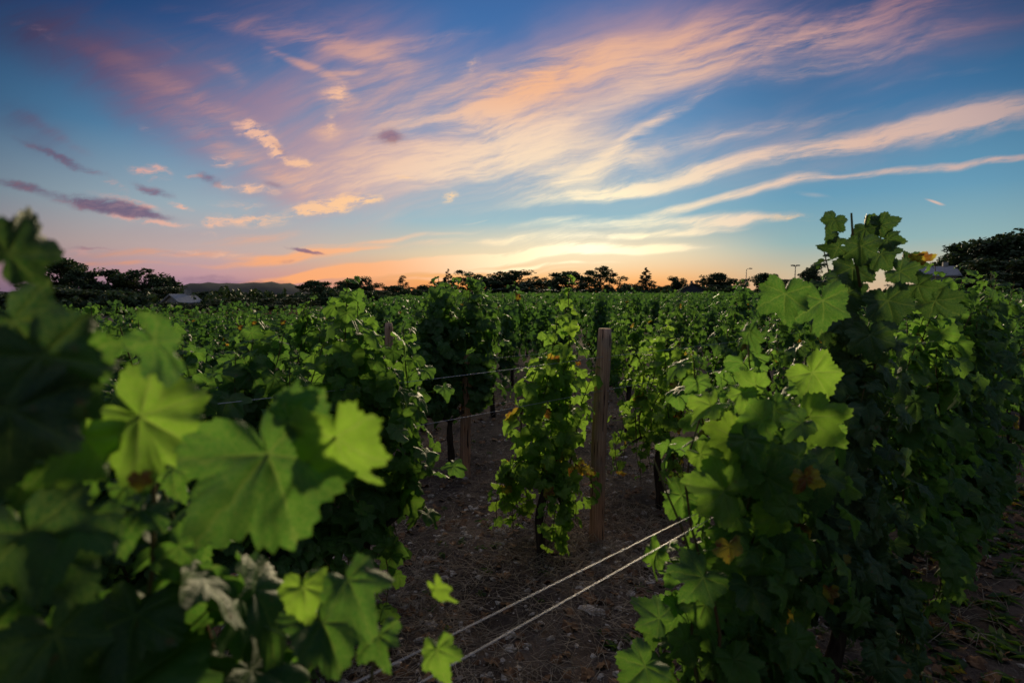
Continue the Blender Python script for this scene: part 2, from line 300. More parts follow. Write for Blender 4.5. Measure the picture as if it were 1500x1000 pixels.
# ------------------------------------------------------------------ materials
def newmat(name):
    m = bpy.data.materials.new(name); m.use_nodes = True
    for n in list(m.node_tree.nodes): m.node_tree.nodes.remove(n)
    b = NB(m.node_tree); out = b.n.new('ShaderNodeOutputMaterial'); return m, b, out
def principled(b, col, rough=.8, spec=.3, bump=None, metal=0.0):
    p = b.n.new('ShaderNodeBsdfPrincipled'); b.put(p.inputs['Base Color'], col); b.put(p.inputs['Roughness'], rough)
    p.inputs['Specular IOR Level'].default_value = spec; b.put(p.inputs['Metallic'], metal)
    if bump is not None:
        bn = b.n.new('ShaderNodeBump'); bn.inputs['Strength'].default_value = bump[1]; bn.inputs['Distance'].default_value = bump[2]
        b.put(bn.inputs['Height'], bump[0]); b.l.new(bn.outputs[0], p.inputs['Normal'])
    return p
def leaf_mat(name, lush=(.052, .13, .020), deep=(.018, .058, .014), glow=(.30, .50, .03), trans=.42, veins=True, sick=.965, tired=None):
    m, b, out = newmat(name)
    at_ = b.n.new('ShaderNodeAttribute'); at_.attribute_name = 'rnd'; rnd = at_.outputs['Fac']
    oi = b.n.new('ShaderNodeObjectInfo').outputs['Random']
    geo = b.n.new('ShaderNodeNewGeometry'); back = geo.outputs['Backfacing']
    pos = b.n.new('ShaderNodeTexCoord').outputs['Object']
    f = b.m('FRACT', b.m('MULTIPLY', rnd, 7.31))
    n1 = b.noise(pos, 14, 3)
    col = b.mix(b.m('ADD', b.m('MULTIPLY', f, .75), b.m('MULTIPLY', n1, .3), clamp=True), deep, lush)
    col = b.mix(1.0, col, b.mix(oi, (.72, .78, .8), (1.3, 1.2, .95)), 'MULTIPLY')
    gl = b.mix(f, (glow[0]*.6, glow[1]*.72, glow[2]), glow)
    # ageing leaves: yellow, then brown from the rim
    sickf = b.ss(rnd, sick-.02, sick); brn = b.ss(b.noise(pos, 30, 3), .45, .58)
    yel = b.mix(brn, (.30, .24, .02), (.16, .055, .015))
    col = b.mix(sickf, col, yel); gl = b.mix(sickf, gl, b.mix(brn, (.75, .55, .04), (.45, .13, .02)))
    if veins:
        uvn = b.n.new('ShaderNodeUVMap'); uvn.uv_map = 'leaf'
        s = b.n.new('ShaderNodeSeparateXYZ'); b.l.new(uvn.outputs[0], s.inputs[0])
        ax = b.m('ABSOLUTE', s.outputs[0]); yy = s.outputs[1]
        wv = b.m('MULTIPLY', b.m('SUBTRACT', b.noise(uvn.outputs[0], 2.6, 3, .6), .5), .42)
        th = b.m('ADD', b.m('ARCTAN2', ax, yy), wv); rr = b.m('SQRT', b.m('ADD', b.m('MULTIPLY', ax, ax), b.m('MULTIPLY', yy, yy)))
        d0 = b.m('ABSOLUTE', th); d1 = b.m('ABSOLUTE', b.m('SUBTRACT', th, R(57))); d2 = b.m('ABSOLUTE', b.m('SUBTRACT', th, R(112)))
        da = b.m('MINIMUM', b.m('MINIMUM', d0, d1), d2)
        dist = b.m('MULTIPLY', rr, b.m('SINE', da)); along = b.m('MULTIPLY', rr, b.m('COSINE', da))
        main = b.ss(dist, .028, .006)
        ch = b.m('FRACT', b.m('MULTIPLY', b.m('SUBTRACT', along, b.m('MULTIPLY', dist, .9)), 7.5))
        sec = b.m('MULTIPLY', b.ss(b.m('ABSOLUTE', b.m('SUBTRACT', ch, .5)), .09, .02), b.ss(rr, .08, .2, 0, .55))
        vein = b.m('MAXIMUM', main, sec)
        vc = b.mix(1, b.mix(.5, col, (.16, .26, .05)), (1, 1, 1), 'MULTIPLY')
        col = b.mix(b.m('MULTIPLY', vein, .5), col, vc)
        gl = b.mix(b.m('MULTIPLY', vein, .4), gl, (.42, .56, .12))
        vo = b.n.new('ShaderNodeTexVoronoi'); vo.feature = 'DISTANCE_TO_EDGE'; b.put(vo.inputs['Vector'], pos); vo.inputs['Scale'].default_value = 190
        cells = b.ss(vo.outputs['Distance'], 0, .18)
        hgt = b.m('ADD', b.m('MULTIPLY', vein, -1.6), b.m('ADD', b.m('MULTIPLY', cells, .55), b.m('MULTIPLY', b.noise(pos, 60, 3), .8)))
        gl = b.mix(b.m('MULTIPLY', b.m('SUBTRACT', 1.0, cells), .3), gl, (.45, .6, .12))
        mot = b.noise(pos, 22, 4, .6); col = b.mix(b.ss(mot, .4, .7, 0, .35), col, (.10, .13, .03)); gl = b.mix(b.ss(mot, .38, .66, 0, .6), gl, b.mix(1.0, gl, (.55, .6, .6), 'MULTIPLY'))
        spots = b.ss(b.noise(pos, 75, 2), .66, .73, 0, .7)
        col = b.mix(spots, col, (.12, .06, .02))
    else: hgt = b.noise(pos, 60, 2)
    pale = b.mix(.5, col, (.13, .20, .09))
    col = b.mix(b.m('MULTIPLY', back, .8), col, pale)
    dirt = b.ss(b.noise(pos, 9, 4, .7), .52, .75, 0, .25); col = b.mix(dirt, col, (.13, .14, .08))
    rough = b.m('ADD', b.m('MULTIPLY', back, .25), b.m('ADD', .40, b.m('MULTIPLY', n1, .25)))
    p = principled(b, col, rough, .34, (hgt, .32, .002))
    tr = b.n.new('ShaderNodeBsdfTranslucent'); b.put(tr.inputs[0], gl)
    mx = b.n.new('ShaderNodeMixShader'); mx.inputs[0].default_value = trans
    b.l.new(p.outputs[0], mx.inputs[1]); b.l.new(tr.outputs[0], mx.inputs[2]); b.l.new(mx.outputs[0], out.inputs[0])
    return m
M_LEAF = leaf_mat('vine_leaf', lush=(.045, .12, .026), deep=(.016, .055, .020), glow=(.17, .42, .04), trans=.38); M_LEAF_FAR = leaf_mat('vine_leaf_far', veins=False, lush=(.05, .115, .024), deep=(.018, .052, .016), glow=(.16, .35, .045), trans=.36)
M_AGED = leaf_mat('vine_leaf_aged', sick=-1.0)
M_DARK = leaf_mat('vine_leaf_shaded', lush=(.036, .088, .024), deep=(.018, .052, .018), glow=(.09, .24, .04), trans=.25)  # leaf copy with shade put into its colour, for backlit dark leaves
M_MID = leaf_mat('vine_leaf_half_lit', lush=(.07, .16, .022), deep=(.03, .085, .02), glow=(.25, .54, .045), trans=.44)  # leaf copy lightened in colour to read as partly lit foliage
M_BRIGHT = leaf_mat('vine_leaf_lit', lush=(.10, .20, .02), deep=(.07, .15, .018), glow=(.40, .70, .05), trans=.5)  # yellow-green leaf copy, light put into its colour so leaves look lit

def bark_mat(name, c1, c2, scale=60, stretch=.15, bump=.6, dist=.01):
    m, b, out = newmat(name); pos = b.n.new('ShaderNodeTexCoord').outputs['Object']
    q = b.mapping(pos, (0, 0, 0), (0, 0, 0), (1, 1, stretch), 'POINT')
    n = b.noise(q, scale, 6, .65); n2 = b.noise(pos, 6, 3)
    col = b.mix(b.ss(b.m('ADD', b.m('MULTIPLY', n, .7), b.m('MULTIPLY', n2, .3)), .35, .65), c1, c2)
    p = principled(b, col, .85, .15, (n, bump, dist)); b.l.new(p.outputs[0], out.inputs[0]); return m
M_BARK = bark_mat('vine_bark', (.028, .020, .015), (.085, .062, .045), 70, .12)
def post_mat():
    m, b, out = newmat('weathered_post_wood'); pos = b.n.new('ShaderNodeTexCoord').outputs['Object']
    q = b.mapping(pos, (0, 0, 0), (0, 0, 0), (1, 1, .03), 'POINT'); g = b.noise(q, 110, 6, .7)
    q2 = b.mapping(pos, (4, 1, 0), (0, 0, 0), (1, 1, .06), 'POINT'); crack = b.ss(b.noise(q2, 45, 3, .5), .60, .66)
    col = b.mix(b.ss(g, .35, .65), (.36, .18, .10), (.62, .38, .23))
    col = b.mix(b.ss(b.noise(pos, 7, 4), .5, .64, 0, .35), col, (.36, .29, .24))
    col = b.mix(crack, col, (.06, .04, .03))
    p = principled(b, col, .85, .15, (b.m('SUBTRACT', g, b.m('MULTIPLY', crack, 1.5)), .7, .006)); b.l.new(p.outputs[0], out.inputs[0]); return m
M_POST = post_mat()
M_CANE = bark_mat('green_cane', (.10, .045, .022), (.09, .11, .03), 40, .3, .2, .002)
M_TREEBARK = bark_mat('tree_bark', (.03, .024, .018), (.07, .055, .042), 12, .3)
def plain(name, c1, c2, scale, rough=.8, spec=.3, metal=0.0, bump=.3, dist=.01):
    m, b, out = newmat(name); pos = b.n.new('ShaderNodeTexCoord').outputs['Object']
    n = b.noise(pos, scale, 5, .6); col = b.mix(b.ss(n, .35, .65), c1, c2)
    p = principled(b, col, rough, spec, (n, bump, dist), metal); b.l.new(p.outputs[0], out.inputs[0]); return m
M_WIRE = plain('galvanised_wire', (.42, .43, .45), (.55, .55, .56), 6, .42, .5, .85, 0, .0005)
M_STONE = plain('limestone', (.36, .29, .22), (.64, .54, .43), 40, .9, .2, 0, .7, .01)
M_STRAW = plain('dry_stem', (.17, .12, .08), (.46, .35, .23), 9, .8, .2)
M_LITTER = plain('fallen_leaf_brown', (.10, .05, .025), (.30, .16, .075), 30, .8, .2)
M_WALLP = plain('pale_render', (.30, .28, .25), (.38, .36, .32), 3, .9)
M_WALLB = plain('dark_boards', (.04, .045, .06), (.07, .075, .09), 3, .8)
M_ROOFP = plain('pale_roof_sheet', (.30, .29, .28), (.40, .39, .37), 4, .6)
M_ROOFD = plain('dark_roof_tile', (.05, .04, .04), (.09, .07, .06), 6, .8)
M_GLASS = plain('window_dark_glass', (.01, .012, .015), (.02, .022, .025), 2, .15, .6)
M_METAL = plain('lamp_grey_metal', (.10, .10, .10), (.14, .14, .14), 20, .5, .5, .6)
M_SIGN = plain('white_sign_face', (.62, .64, .68), (.72, .74, .78), 5, .5)
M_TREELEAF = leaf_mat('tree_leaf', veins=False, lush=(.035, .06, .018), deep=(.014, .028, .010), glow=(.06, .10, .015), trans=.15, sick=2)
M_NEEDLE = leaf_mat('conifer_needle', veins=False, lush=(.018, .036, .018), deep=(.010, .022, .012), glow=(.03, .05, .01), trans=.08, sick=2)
M_WEED = leaf_mat('weed_leaf', veins=False, lush=(.05, .09, .03), deep=(.03, .06, .02), sick=.9)
def hill_mat():
    m, b, out = newmat('wooded_hill'); pos = b.n.new('ShaderNodeTexCoord').outputs['Object']
    n = b.noise(pos, .03, 6, .6); col = b.mix(b.ss(n, .4, .6), (.030, .042, .050), (.050, .060, .062))  # bluish haze of distance put into the hill's colour
    p = principled(b, col, .95, .05); b.l.new(p.outputs[0], out.inputs[0]); return m
def ground_mat():
    m, b, out = newmat('vineyard_soil'); pos = b.n.new('ShaderNodeTexCoord').outputs['Object']
    n1 = b.noise(pos, 2.0, 6, .6); n2 = b.noise(pos, 22, 6, .7); n3 = b.noise(pos, 120, 4, .7)
    col = b.mix(b.ss(n1, .35, .65), (.085, .060, .044), (.185, .130, .094))
    col = b.mix(b.ss(n2, .5, .68, 0, .8), col, (.22, .165, .12))
    vo = b.n.new('ShaderNodeTexVoronoi'); b.put(vo.inputs['Vector'], pos); vo.inputs['Scale'].default_value = 60
    gr = b.m('MULTIPLY', b.ss(vo.outputs['Distance'], .34, .2), b.ss(b.noise(pos, 9, 3), .5, .62))
    col = b.mix(b.m('MULTIPLY', gr, .7), col, (.27, .23, .17))
    gd = b.ss(b.noise(pos, .15, 4), .45, .6)
    col = b.mix(b.m('MULTIPLY', gd, .4), col, (.055, .06, .025))
    h = b.m('ADD', b.m('MULTIPLY', n2, 1.0), b.m('ADD', b.m('MULTIPLY', n3, .35), b.m('MULTIPLY', gr, .3)))
    p = principled(b, col, .95, .1, (h, .8, .035)); b.l.new(p.outputs[0], out.inputs[0]); return m

# ------------------------------------------------------------------ ground and hills
def gz(x, y):
    """small lumps near the camera, flat beyond"""
    d = math.hypot(x, y); k = math.exp(-(d/14)**2)
    return k*(.022*math.sin(x*3.1+1.3*math.sin(y*2.1))+.016*math.sin(y*4.3+x*2.2)+.005*math.sin(x*9+y*7)) - .03*k - 1.3*(1-math.exp(-max(0.0, -x-1.2)*.036/1.3))
def build_ground():
    g = Geo(); rad = [0]+list(np.geomspace(.35, 5000, 260)); NA = 360; V = []
    for i, r_ in enumerate(rad):
        for k in range(NA):
            a = 2*math.pi*k/NA; x = r_*math.sin(a); y = r_*math.cos(a); V.append((x, y, gz(x, y)))
    Fc = []
    for i in range(len(rad)-1):
        for k in range(NA):
            a = i*NA+k; b_ = i*NA+(k+1) % NA; Fc += [(a, b_, b_+NA), (a, b_+NA, a+NA)] if i else [(a, b_+NA, a+NA)]
    # faces wound to look up
    Fc = [(p, r__, q) for (p, q, r__) in Fc]
    g.add(V, Fc); o = g.obj('ground', ground_mat()); tag(o, kind='structure'); o['label'] = 'dark stony vineyard soil'
build_ground()
def build_hills():
    M = hill_mat()
    g = Geo(); n = 160; V = []; Fc = []
    D0 = 1800
    def hz(px):
        a = 13*math.exp(-((px-385)/75)**2) + 5*math.exp(-((px-500)/70)**2) + 7*math.exp(-((px-300)/50)**2)+ 4*math.exp(-((px-240)/80)**2)
        return a+2.5+1.0*math.sin(px*.05)+.5*math.sin(px*.21)
    rows = 12
    for i in range(n):
        px = -300+i*(2100/(n-1)); az = math.atan((px-750)/F)
        for j in range(rows):
            s = j/(rows-1); prof = math.sin(s*math.pi)**.8 if 0 < s < 1 else 0
            dd = (D0+(s-.5)*700)/math.cos(az)
            z = (hz(px)/F*D0*(1.0)+1.5)*prof+2.0*math.sin(px*.7+j)*prof-1.0
            V.append((dd*math.sin(az), dd*math.cos(az), z))
    for i in range(n-1):
        for j in range(rows-1):
            a = i*rows+j; Fc += [(a, a+rows, a+1), (a+1, a+rows, a+rows+1)]
    g.add(V, [(a, c, b_) for a, b_, c in Fc]); o = g.obj('hills', M); tag(o, 'low wooded hills on the left horizon', kind='structure')
build_hills()

# ------------------------------------------------------------------ vineyard rows
TH = R(47); RV = Vector((math.sin(TH), math.cos(TH), 0)); NV = Vector((-math.cos(TH), math.sin(TH), 0))
D1, DS = .66, 1.53
def rowpos(k, t, off=0):
    p = NV*(D1+DS*k+off)+RV*t
    return Vector((p.x, p.y, gz(p.x, p.y)))

def grow_vine(seed, lod, height=1.3, spread=.42, shoots=8, thick=.16, low=3, dens=1.0, size=.085, lean=0.0, tmin=None, tmax=None, zmin=.0, trunk=True, weep=0.0, sickp=.012, tall=None):
    """geometry of one vine in its own frame: x along the row, y across, z up.
    Returns trunk Geo, list of cane Geos, foliage Geo."""
    rg = random.Random(seed); T = Geo(); canes = []; Fo = Geo()
    hz = .46+rg.uniform(-.05, .05)
    sides = 8 if lod >= 2 else 5
    if trunk:
        pts = []; rad = []; wob = rg.uniform(0, 6)
        for i in range(9 if lod >= 2 else 4):
            s = i/(8 if lod >= 2 else 3)
            pts.append((.035*math.sin(s*5+wob)*s, .03*math.sin(s*4+wob*2)*s, -.04+s*(hz+.04))); rad.append(.034-.012*s+rg.uniform(-.003, .004))
        tube(T, pts, rad, sides)
        hx = pts[-1]
        for sg in (-1, 1):
            ap = [hx, (hx[0]+sg*.10, hx[1], hz+.05), (hx[0]+sg*spread*.6, 0, hz+.07), (hx[0]+sg*spread, 0, hz+.05)]
            tube(T, ap, [.018, .014, .010, .006], sides-1 if sides > 5 else 4)
    def leafat(p, out, z, sc, upness):
        rr = rg.random(); rn = rg.random()*.93
        if rg.random() < sickp*(2.2 if z < .6 else .6): rn = rg.uniform(.97, 1)
        dr = R(rg.uniform(18, 78)) if not upness else R(rg.uniform(-20, 50))
        o = out.normalized(); tip = o*math.cos(dr)+Vector((0, 0, -math.sin(dr)))
        n = Vector((0, 0, math.cos(dr)))+o*math.sin(dr)+Vector((rg.uniform(-.45, .45), rg.uniform(-.45, .45), rg.uniform(-.3, .3)))
        tip = (tip+Vector((rg.uniform(-.35, .35), rg.uniform(-.35, .35), rg.uniform(-.25, .25)))).normalized()
        s = size*sc*rg.uniform(.72, 1.22)
        pl = s*rg.uniform(.5, 1.0); q = p+o*pl*.8+Vector((0, 0, pl*.45))
        if q.z < .05: return
        if tmin is not None and q.x < tmin: return
        if tmax is not None and q.x > tmax: return
        put_leaf(Fo, lod, q, tip, n, s, rn, rg, wx=rg.uniform(.88, 1.12))
        if lod >= 2:
            mid = (p+q)/2+Vector((0, 0, pl*.12)); tube(Fo, [p, mid, q], [.0016, .0014, .0013], 4, r=.5, cap=False)
    for i in range(shoots):
        g = Geo(); bx = (i/(max(1, shoots-1))*2-1)*spread*.9+rg.uniform(-.05, .05); x, y = bx, rg.uniform(-.03, .03)
        h = height*rg.uniform(.82, 1.05)
        h *= 1-.16*(abs(bx)/max(spread, .2))**2
        if tall and i == tall[0]: h = tall[1]
        z = hz+.05; dx = rg.uniform(-.12, .12)+lean; dy = rg.uniform(-.10, .10); n = 9 if lod >= 2 else 5; pts = []
        ph = rg.uniform(0, 6)
        for j in range(n):
            s = j/(n-1); zz = z+(h-z)*s
            pts.append(Vector((x+dx*s+.03*math.sin(ph+s*5), y+dy*s+.035*math.sin(ph*2+s*6), zz)))
        if weep and rg.random() < weep:
            e = pts[-1]; a = rg.uniform(0, 6.28); pts += [e+Vector((.08*math.cos(a), .08*math.sin(a), .02)), e+Vector((.16*math.cos(a), .16*math.sin(a), -.06))]
        if lod >= 1: tube(g, pts, [.0052-.0032*(q/(len(pts)-1)) for q in range(len(pts))], 5 if lod >= 2 else 3)
        canes.append(g)
        L = sum((pts[j+1]-pts[j]).length for j in range(len(pts)-1)); nl = int(L/.050*dens)
        a0 = rg.choice((-1, 1))
        for q in range(nl):
            s = (q+.5)/nl; fi = s*(len(pts)-1); j = min(int(fi), len(pts)-2); p = pts[j].lerp(pts[j+1], fi-j)
            if p.z < zmin: continue
            a0 = -a0; az = a0*90+rg.gauss(0, 48); out = Vector((math.cos(R(az)), math.sin(R(az)), 0))
            tipf = max(0, (s-.80)/.20); sc = 1.0-.62*tipf
            leafat(p+Vector((rg.uniform(-.02, .02), 0, 0)), out*(1), p.z, sc, tipf > .4)
            if rg.random() < .55*dens:         # leaf of a side shoot, further out in the hedge
                pp = p+(out*rg.uniform(.3, 1.0)*thick+Vector((rg.uniform(-.08, .08), 0, rg.uniform(-.04, .05))))*(1-.8*tipf)
                if lod >= 2 and (tmin is None or pp.x > tmin) and (tmax is None or pp.x < tmax): tube(Fo, [p, (p+pp)/2+Vector((0, 0, .01)), pp], [.0018, .0015, .0012], 4, r=.5, cap=False)
                leafat(pp, out, pp.z, sc*.78, False)
    for i in range(low):                        # side shoots hanging down around the trunk
        g = Geo(); x = rg.uniform(-spread, spread)*.8; sy = rg.choice((-1, 1)); pts = []
        x1 = x+rg.uniform(-.15, .15); zb = rg.uniform(.06, .30)
        for j in range(6):
            s = j/5; pts.append(Vector((x+(x1-x)*s, sy*(.05+.16*math.sin(s*2.2)), hz+.05+.10*math.sin(s*3.1)-(hz+.05-zb)*s)))
        if lod >= 2: tube(g, pts, [.004-.0022*q/5 for q in range(6)], 5); canes.append(g)
        for q in range(int(9*dens)):
            s = (q+.5)/9; fi = min(s, .999)*5; j = int(fi); p = pts[j].lerp(pts[j+1], fi-j)
            az = rg.uniform(0, 360); leafat(p, Vector((math.cos(R(az)), math.sin(R(az))+sy*.5, 0)), p.z, .95-.3*s, False)
    return T, canes, Fo

def rot(G, a=math.pi/2-TH):
    c, s = math.cos(a), math.sin(a); Mt = np.array([[c, -s, 0], [s, c, 0], [0, 0, 1]])
    G.v = [v @ Mt.T for v in G.v]; return G
vines = {}
def vine(k, t, label, group, mat=None, **kw):
    """one fully modelled vine standing in row k at t metres along it"""
    P = rowpos(k, t); T, cs, Fo = grow_vine(**kw)
    e = empty('grapevine', P); tag(e, label, 'grapevine', group)
    if T.v: rot(T).obj('trunk', M_BARK, e)
    for c in cs:
        if c.v: rot(c).obj('cane', M_CANE, e)
    if Fo.v: rot(Fo).obj('foliage', mat or M_LEAF, e)
    vines[(k, round(t, 2))] = (e, P); return e

def hero_leaf(e, px, py, depth, wpx, tipdeg, tilt=(0, 0), rnd=.5, mat=None, label=None, var=0, flip=False, wx=1.0, stem=None):
    """a single large leaf at its real place in space; tipdeg: where its tip points seen from the path, tilt: turn away up/sideways"""
    wpx *= .78; P = at(px, py, depth); tilt = (tilt[0]+.25*math.sin(px*1.7+py), tilt[1]+.35*math.sin(px*.9-py*1.3)); view = -ray(px, py).normalized(); upv = Vector((0, 0, 1)); upv = (upv-view*upv.dot(view)).normalized(); rt = upv.cross(view)
    a = R(tipdeg); tip = rt*math.cos(a)+upv*math.sin(a)
    n = view*(-1 if flip else 1)
    tip = (tip+view*tilt[0]).normalized(); side = tip.cross(n); n = (n-tip*n.dot(tip)).normalized(); n = (n+side*tilt[1]).normalized()
    size = wpx/F*depth/1.55; g = Geo(); rg = random.Random(int(px*7+py))
    put_leaf(g, 3, P, tip, n, size, rnd, rg, var=var, wx=wx)
    if stem:
        Q = at(stem[0], stem[1], depth+stem[2] if len(stem) > 2 else depth+.03); tube(g, [P, (P+Q)/2+Vector((0, 0, .008)), Q], [.0016, .0018, .0022], 6, r=.5)
    o = g.obj('leaf', mat or M_LEAF, e, offset=e.location)
    if label: o['label'] = label
    return o

G1 = 'grapevines in the nearest row'; G2 = 'grapevines in the row of the thick post'; G3 = 'grapevines in the third row'
# nearest row, left of the wires: dense vine half a metre from the lens
v = vine(0, -.02, 'large blurred grapevine filling the left foreground, big lit leaves', G1, mat=M_LEAF, seed=3, lod=3, height=1.47, spread=.34, shoots=13, thick=.14, size=.078, low=3, dens=1.25, tmax=.33, sickp=.02)
VL = v
# nearest row, right of the wires
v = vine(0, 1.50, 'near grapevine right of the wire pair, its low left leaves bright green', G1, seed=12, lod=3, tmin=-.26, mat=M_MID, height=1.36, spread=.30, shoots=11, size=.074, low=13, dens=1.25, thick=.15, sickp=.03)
VR = v
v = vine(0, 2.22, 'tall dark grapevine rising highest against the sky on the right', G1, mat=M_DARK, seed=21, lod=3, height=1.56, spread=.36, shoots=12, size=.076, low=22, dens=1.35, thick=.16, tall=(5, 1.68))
VT = v
vine(0, 3.25, 'shaded grapevine just right of the tallest vine in the nearest row', G1, mat=M_MID, seed=33, lod=2, height=1.56, spread=.50, shoots=11, size=.085, low=24, dens=1.2)
vine(0, 4.35, 'leafy grapevine at the right edge of the photo in the nearest row', G1, seed=34, lod=2, height=1.72, spread=.50, shoots=11, size=.085, low=26, dens=1.2)
vine(0, 5.45, 'grapevine at the right edge, farther along the nearest row', G1, seed=35, lod=2, height=1.72, spread=.46, shoots=9, size=.085, low=4)
# second row
vine(1, -.35, 'grapevine half hidden behind the blurred leaves at the left edge', G2, seed=40, lod=2, height=1.36, spread=.46, shoots=10, low=6)
vine(1, .45, 'broad grapevine with one large pale leaf above the blurred foreground leaves', G2, seed=41, lod=2, height=1.48, spread=.46, shoots=11, low=9, dens=1.2)
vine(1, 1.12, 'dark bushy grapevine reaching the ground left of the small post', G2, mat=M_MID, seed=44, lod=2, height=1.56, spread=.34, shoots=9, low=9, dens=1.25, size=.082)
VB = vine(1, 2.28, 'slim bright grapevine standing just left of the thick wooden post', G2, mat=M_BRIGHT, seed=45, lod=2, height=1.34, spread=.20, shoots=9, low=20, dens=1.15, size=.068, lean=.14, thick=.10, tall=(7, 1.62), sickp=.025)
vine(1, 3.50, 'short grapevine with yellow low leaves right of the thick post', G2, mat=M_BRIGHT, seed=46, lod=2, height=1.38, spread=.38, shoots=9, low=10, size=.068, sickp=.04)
vine(1, 4.6, 'grapevine behind the left side of the tall dark vine', G2, seed=47, lod=2, height=1.56, spread=.44, shoots=8, low=4, size=.07)
vine(1, 5.7, 'grapevine in the row of the thick post, behind the tall dark vine', G2, seed=48, lod=2, height=1.62, spread=.46, shoots=8, low=4, size=.07)
# third row
vine(2, .55, 'grapevine of the third row left of centre, behind the broad vine', G3, seed=50, lod=2, height=1.48, spread=.48, shoots=11, low=6, dens=1.2)
vine(2, 1.65, 'third row grapevine with a rounded top, left of the one over the small post', G3, mat=M_MID, seed=51, lod=2, height=1.60, spread=.48, shoots=11, low=8, dens=1.2)
vine(2, 2.78, 'high dark green grapevine draped over the small post in the third row', G3, seed=52, lod=2, height=1.76, spread=.42, shoots=12, low=0, zmin=.42, dens=1.3, size=.088)
vine(2, 4.05, 'thin low grapevine in the third row seen between the slim vine and the small post', G3, seed=53, lod=2, height=1.12, spread=.26, shoots=5, low=3, size=.062)
vine(2, 5.25, 'grapevine of the third row seen behind the thick post', G3, mat=M_MID, seed=54, lod=2, height=1.42, spread=.46, shoots=10, low=4, size=.07)
vine(2, 6.35, 'grapevine of the third row right of the thick post', G3, seed=55, lod=2, height=1.54, spread=.46, shoots=10, low=4, size=.07)

# the large leaves one can point to
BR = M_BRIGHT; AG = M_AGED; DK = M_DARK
hl = hero_leaf
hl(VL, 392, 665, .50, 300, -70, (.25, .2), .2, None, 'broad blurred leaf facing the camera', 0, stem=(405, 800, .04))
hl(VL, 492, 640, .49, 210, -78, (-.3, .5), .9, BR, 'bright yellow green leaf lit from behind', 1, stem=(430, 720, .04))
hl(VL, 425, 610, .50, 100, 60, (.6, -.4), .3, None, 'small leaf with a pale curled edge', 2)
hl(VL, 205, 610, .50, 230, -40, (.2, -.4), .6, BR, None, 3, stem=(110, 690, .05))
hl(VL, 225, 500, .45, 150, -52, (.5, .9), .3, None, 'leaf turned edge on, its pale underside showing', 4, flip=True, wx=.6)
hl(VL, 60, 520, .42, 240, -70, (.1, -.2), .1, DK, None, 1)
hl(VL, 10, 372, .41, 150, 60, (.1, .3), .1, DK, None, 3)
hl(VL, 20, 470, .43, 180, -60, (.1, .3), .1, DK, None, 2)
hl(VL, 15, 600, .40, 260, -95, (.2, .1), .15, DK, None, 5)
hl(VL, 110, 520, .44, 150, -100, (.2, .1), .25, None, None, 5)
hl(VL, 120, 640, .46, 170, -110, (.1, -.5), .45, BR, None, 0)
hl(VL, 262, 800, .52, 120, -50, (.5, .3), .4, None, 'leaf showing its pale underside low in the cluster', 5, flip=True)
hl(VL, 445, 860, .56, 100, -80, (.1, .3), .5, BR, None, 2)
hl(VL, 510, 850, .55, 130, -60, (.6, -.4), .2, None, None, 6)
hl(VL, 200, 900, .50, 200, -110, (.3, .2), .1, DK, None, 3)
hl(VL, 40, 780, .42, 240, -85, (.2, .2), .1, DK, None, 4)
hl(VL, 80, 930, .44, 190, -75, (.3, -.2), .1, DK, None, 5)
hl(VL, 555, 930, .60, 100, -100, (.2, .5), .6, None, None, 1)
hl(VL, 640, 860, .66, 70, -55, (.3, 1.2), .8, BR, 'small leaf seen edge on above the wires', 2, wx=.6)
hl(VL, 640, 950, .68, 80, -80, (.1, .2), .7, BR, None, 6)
hl(VL, 205, 700, .46, 44, -90, (.1, 0), .99, AG, 'shrivelled reddish brown leaf', 2)
# right vine
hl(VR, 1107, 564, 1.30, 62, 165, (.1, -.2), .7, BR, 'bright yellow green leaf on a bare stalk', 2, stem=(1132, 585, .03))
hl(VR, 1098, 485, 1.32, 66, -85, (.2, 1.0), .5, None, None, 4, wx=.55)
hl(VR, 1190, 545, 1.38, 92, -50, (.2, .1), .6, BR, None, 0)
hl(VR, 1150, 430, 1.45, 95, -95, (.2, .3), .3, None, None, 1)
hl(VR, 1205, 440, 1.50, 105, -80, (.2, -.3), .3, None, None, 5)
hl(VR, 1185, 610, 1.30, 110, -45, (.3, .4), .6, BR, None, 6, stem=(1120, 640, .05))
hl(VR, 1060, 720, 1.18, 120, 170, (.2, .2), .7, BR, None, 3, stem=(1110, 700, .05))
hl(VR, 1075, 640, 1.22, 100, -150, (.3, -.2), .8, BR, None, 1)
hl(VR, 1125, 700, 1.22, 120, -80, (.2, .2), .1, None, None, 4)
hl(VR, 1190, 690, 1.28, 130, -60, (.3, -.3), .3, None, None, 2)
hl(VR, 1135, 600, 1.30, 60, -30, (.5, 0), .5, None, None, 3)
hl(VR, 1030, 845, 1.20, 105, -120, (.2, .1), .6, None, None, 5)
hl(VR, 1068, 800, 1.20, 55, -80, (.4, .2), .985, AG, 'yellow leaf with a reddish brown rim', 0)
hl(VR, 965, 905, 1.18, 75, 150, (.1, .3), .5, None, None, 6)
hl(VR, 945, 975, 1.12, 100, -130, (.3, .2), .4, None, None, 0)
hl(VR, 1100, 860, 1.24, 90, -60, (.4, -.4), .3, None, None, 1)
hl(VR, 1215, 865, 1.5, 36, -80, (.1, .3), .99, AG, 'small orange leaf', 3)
rh = random.Random(19)
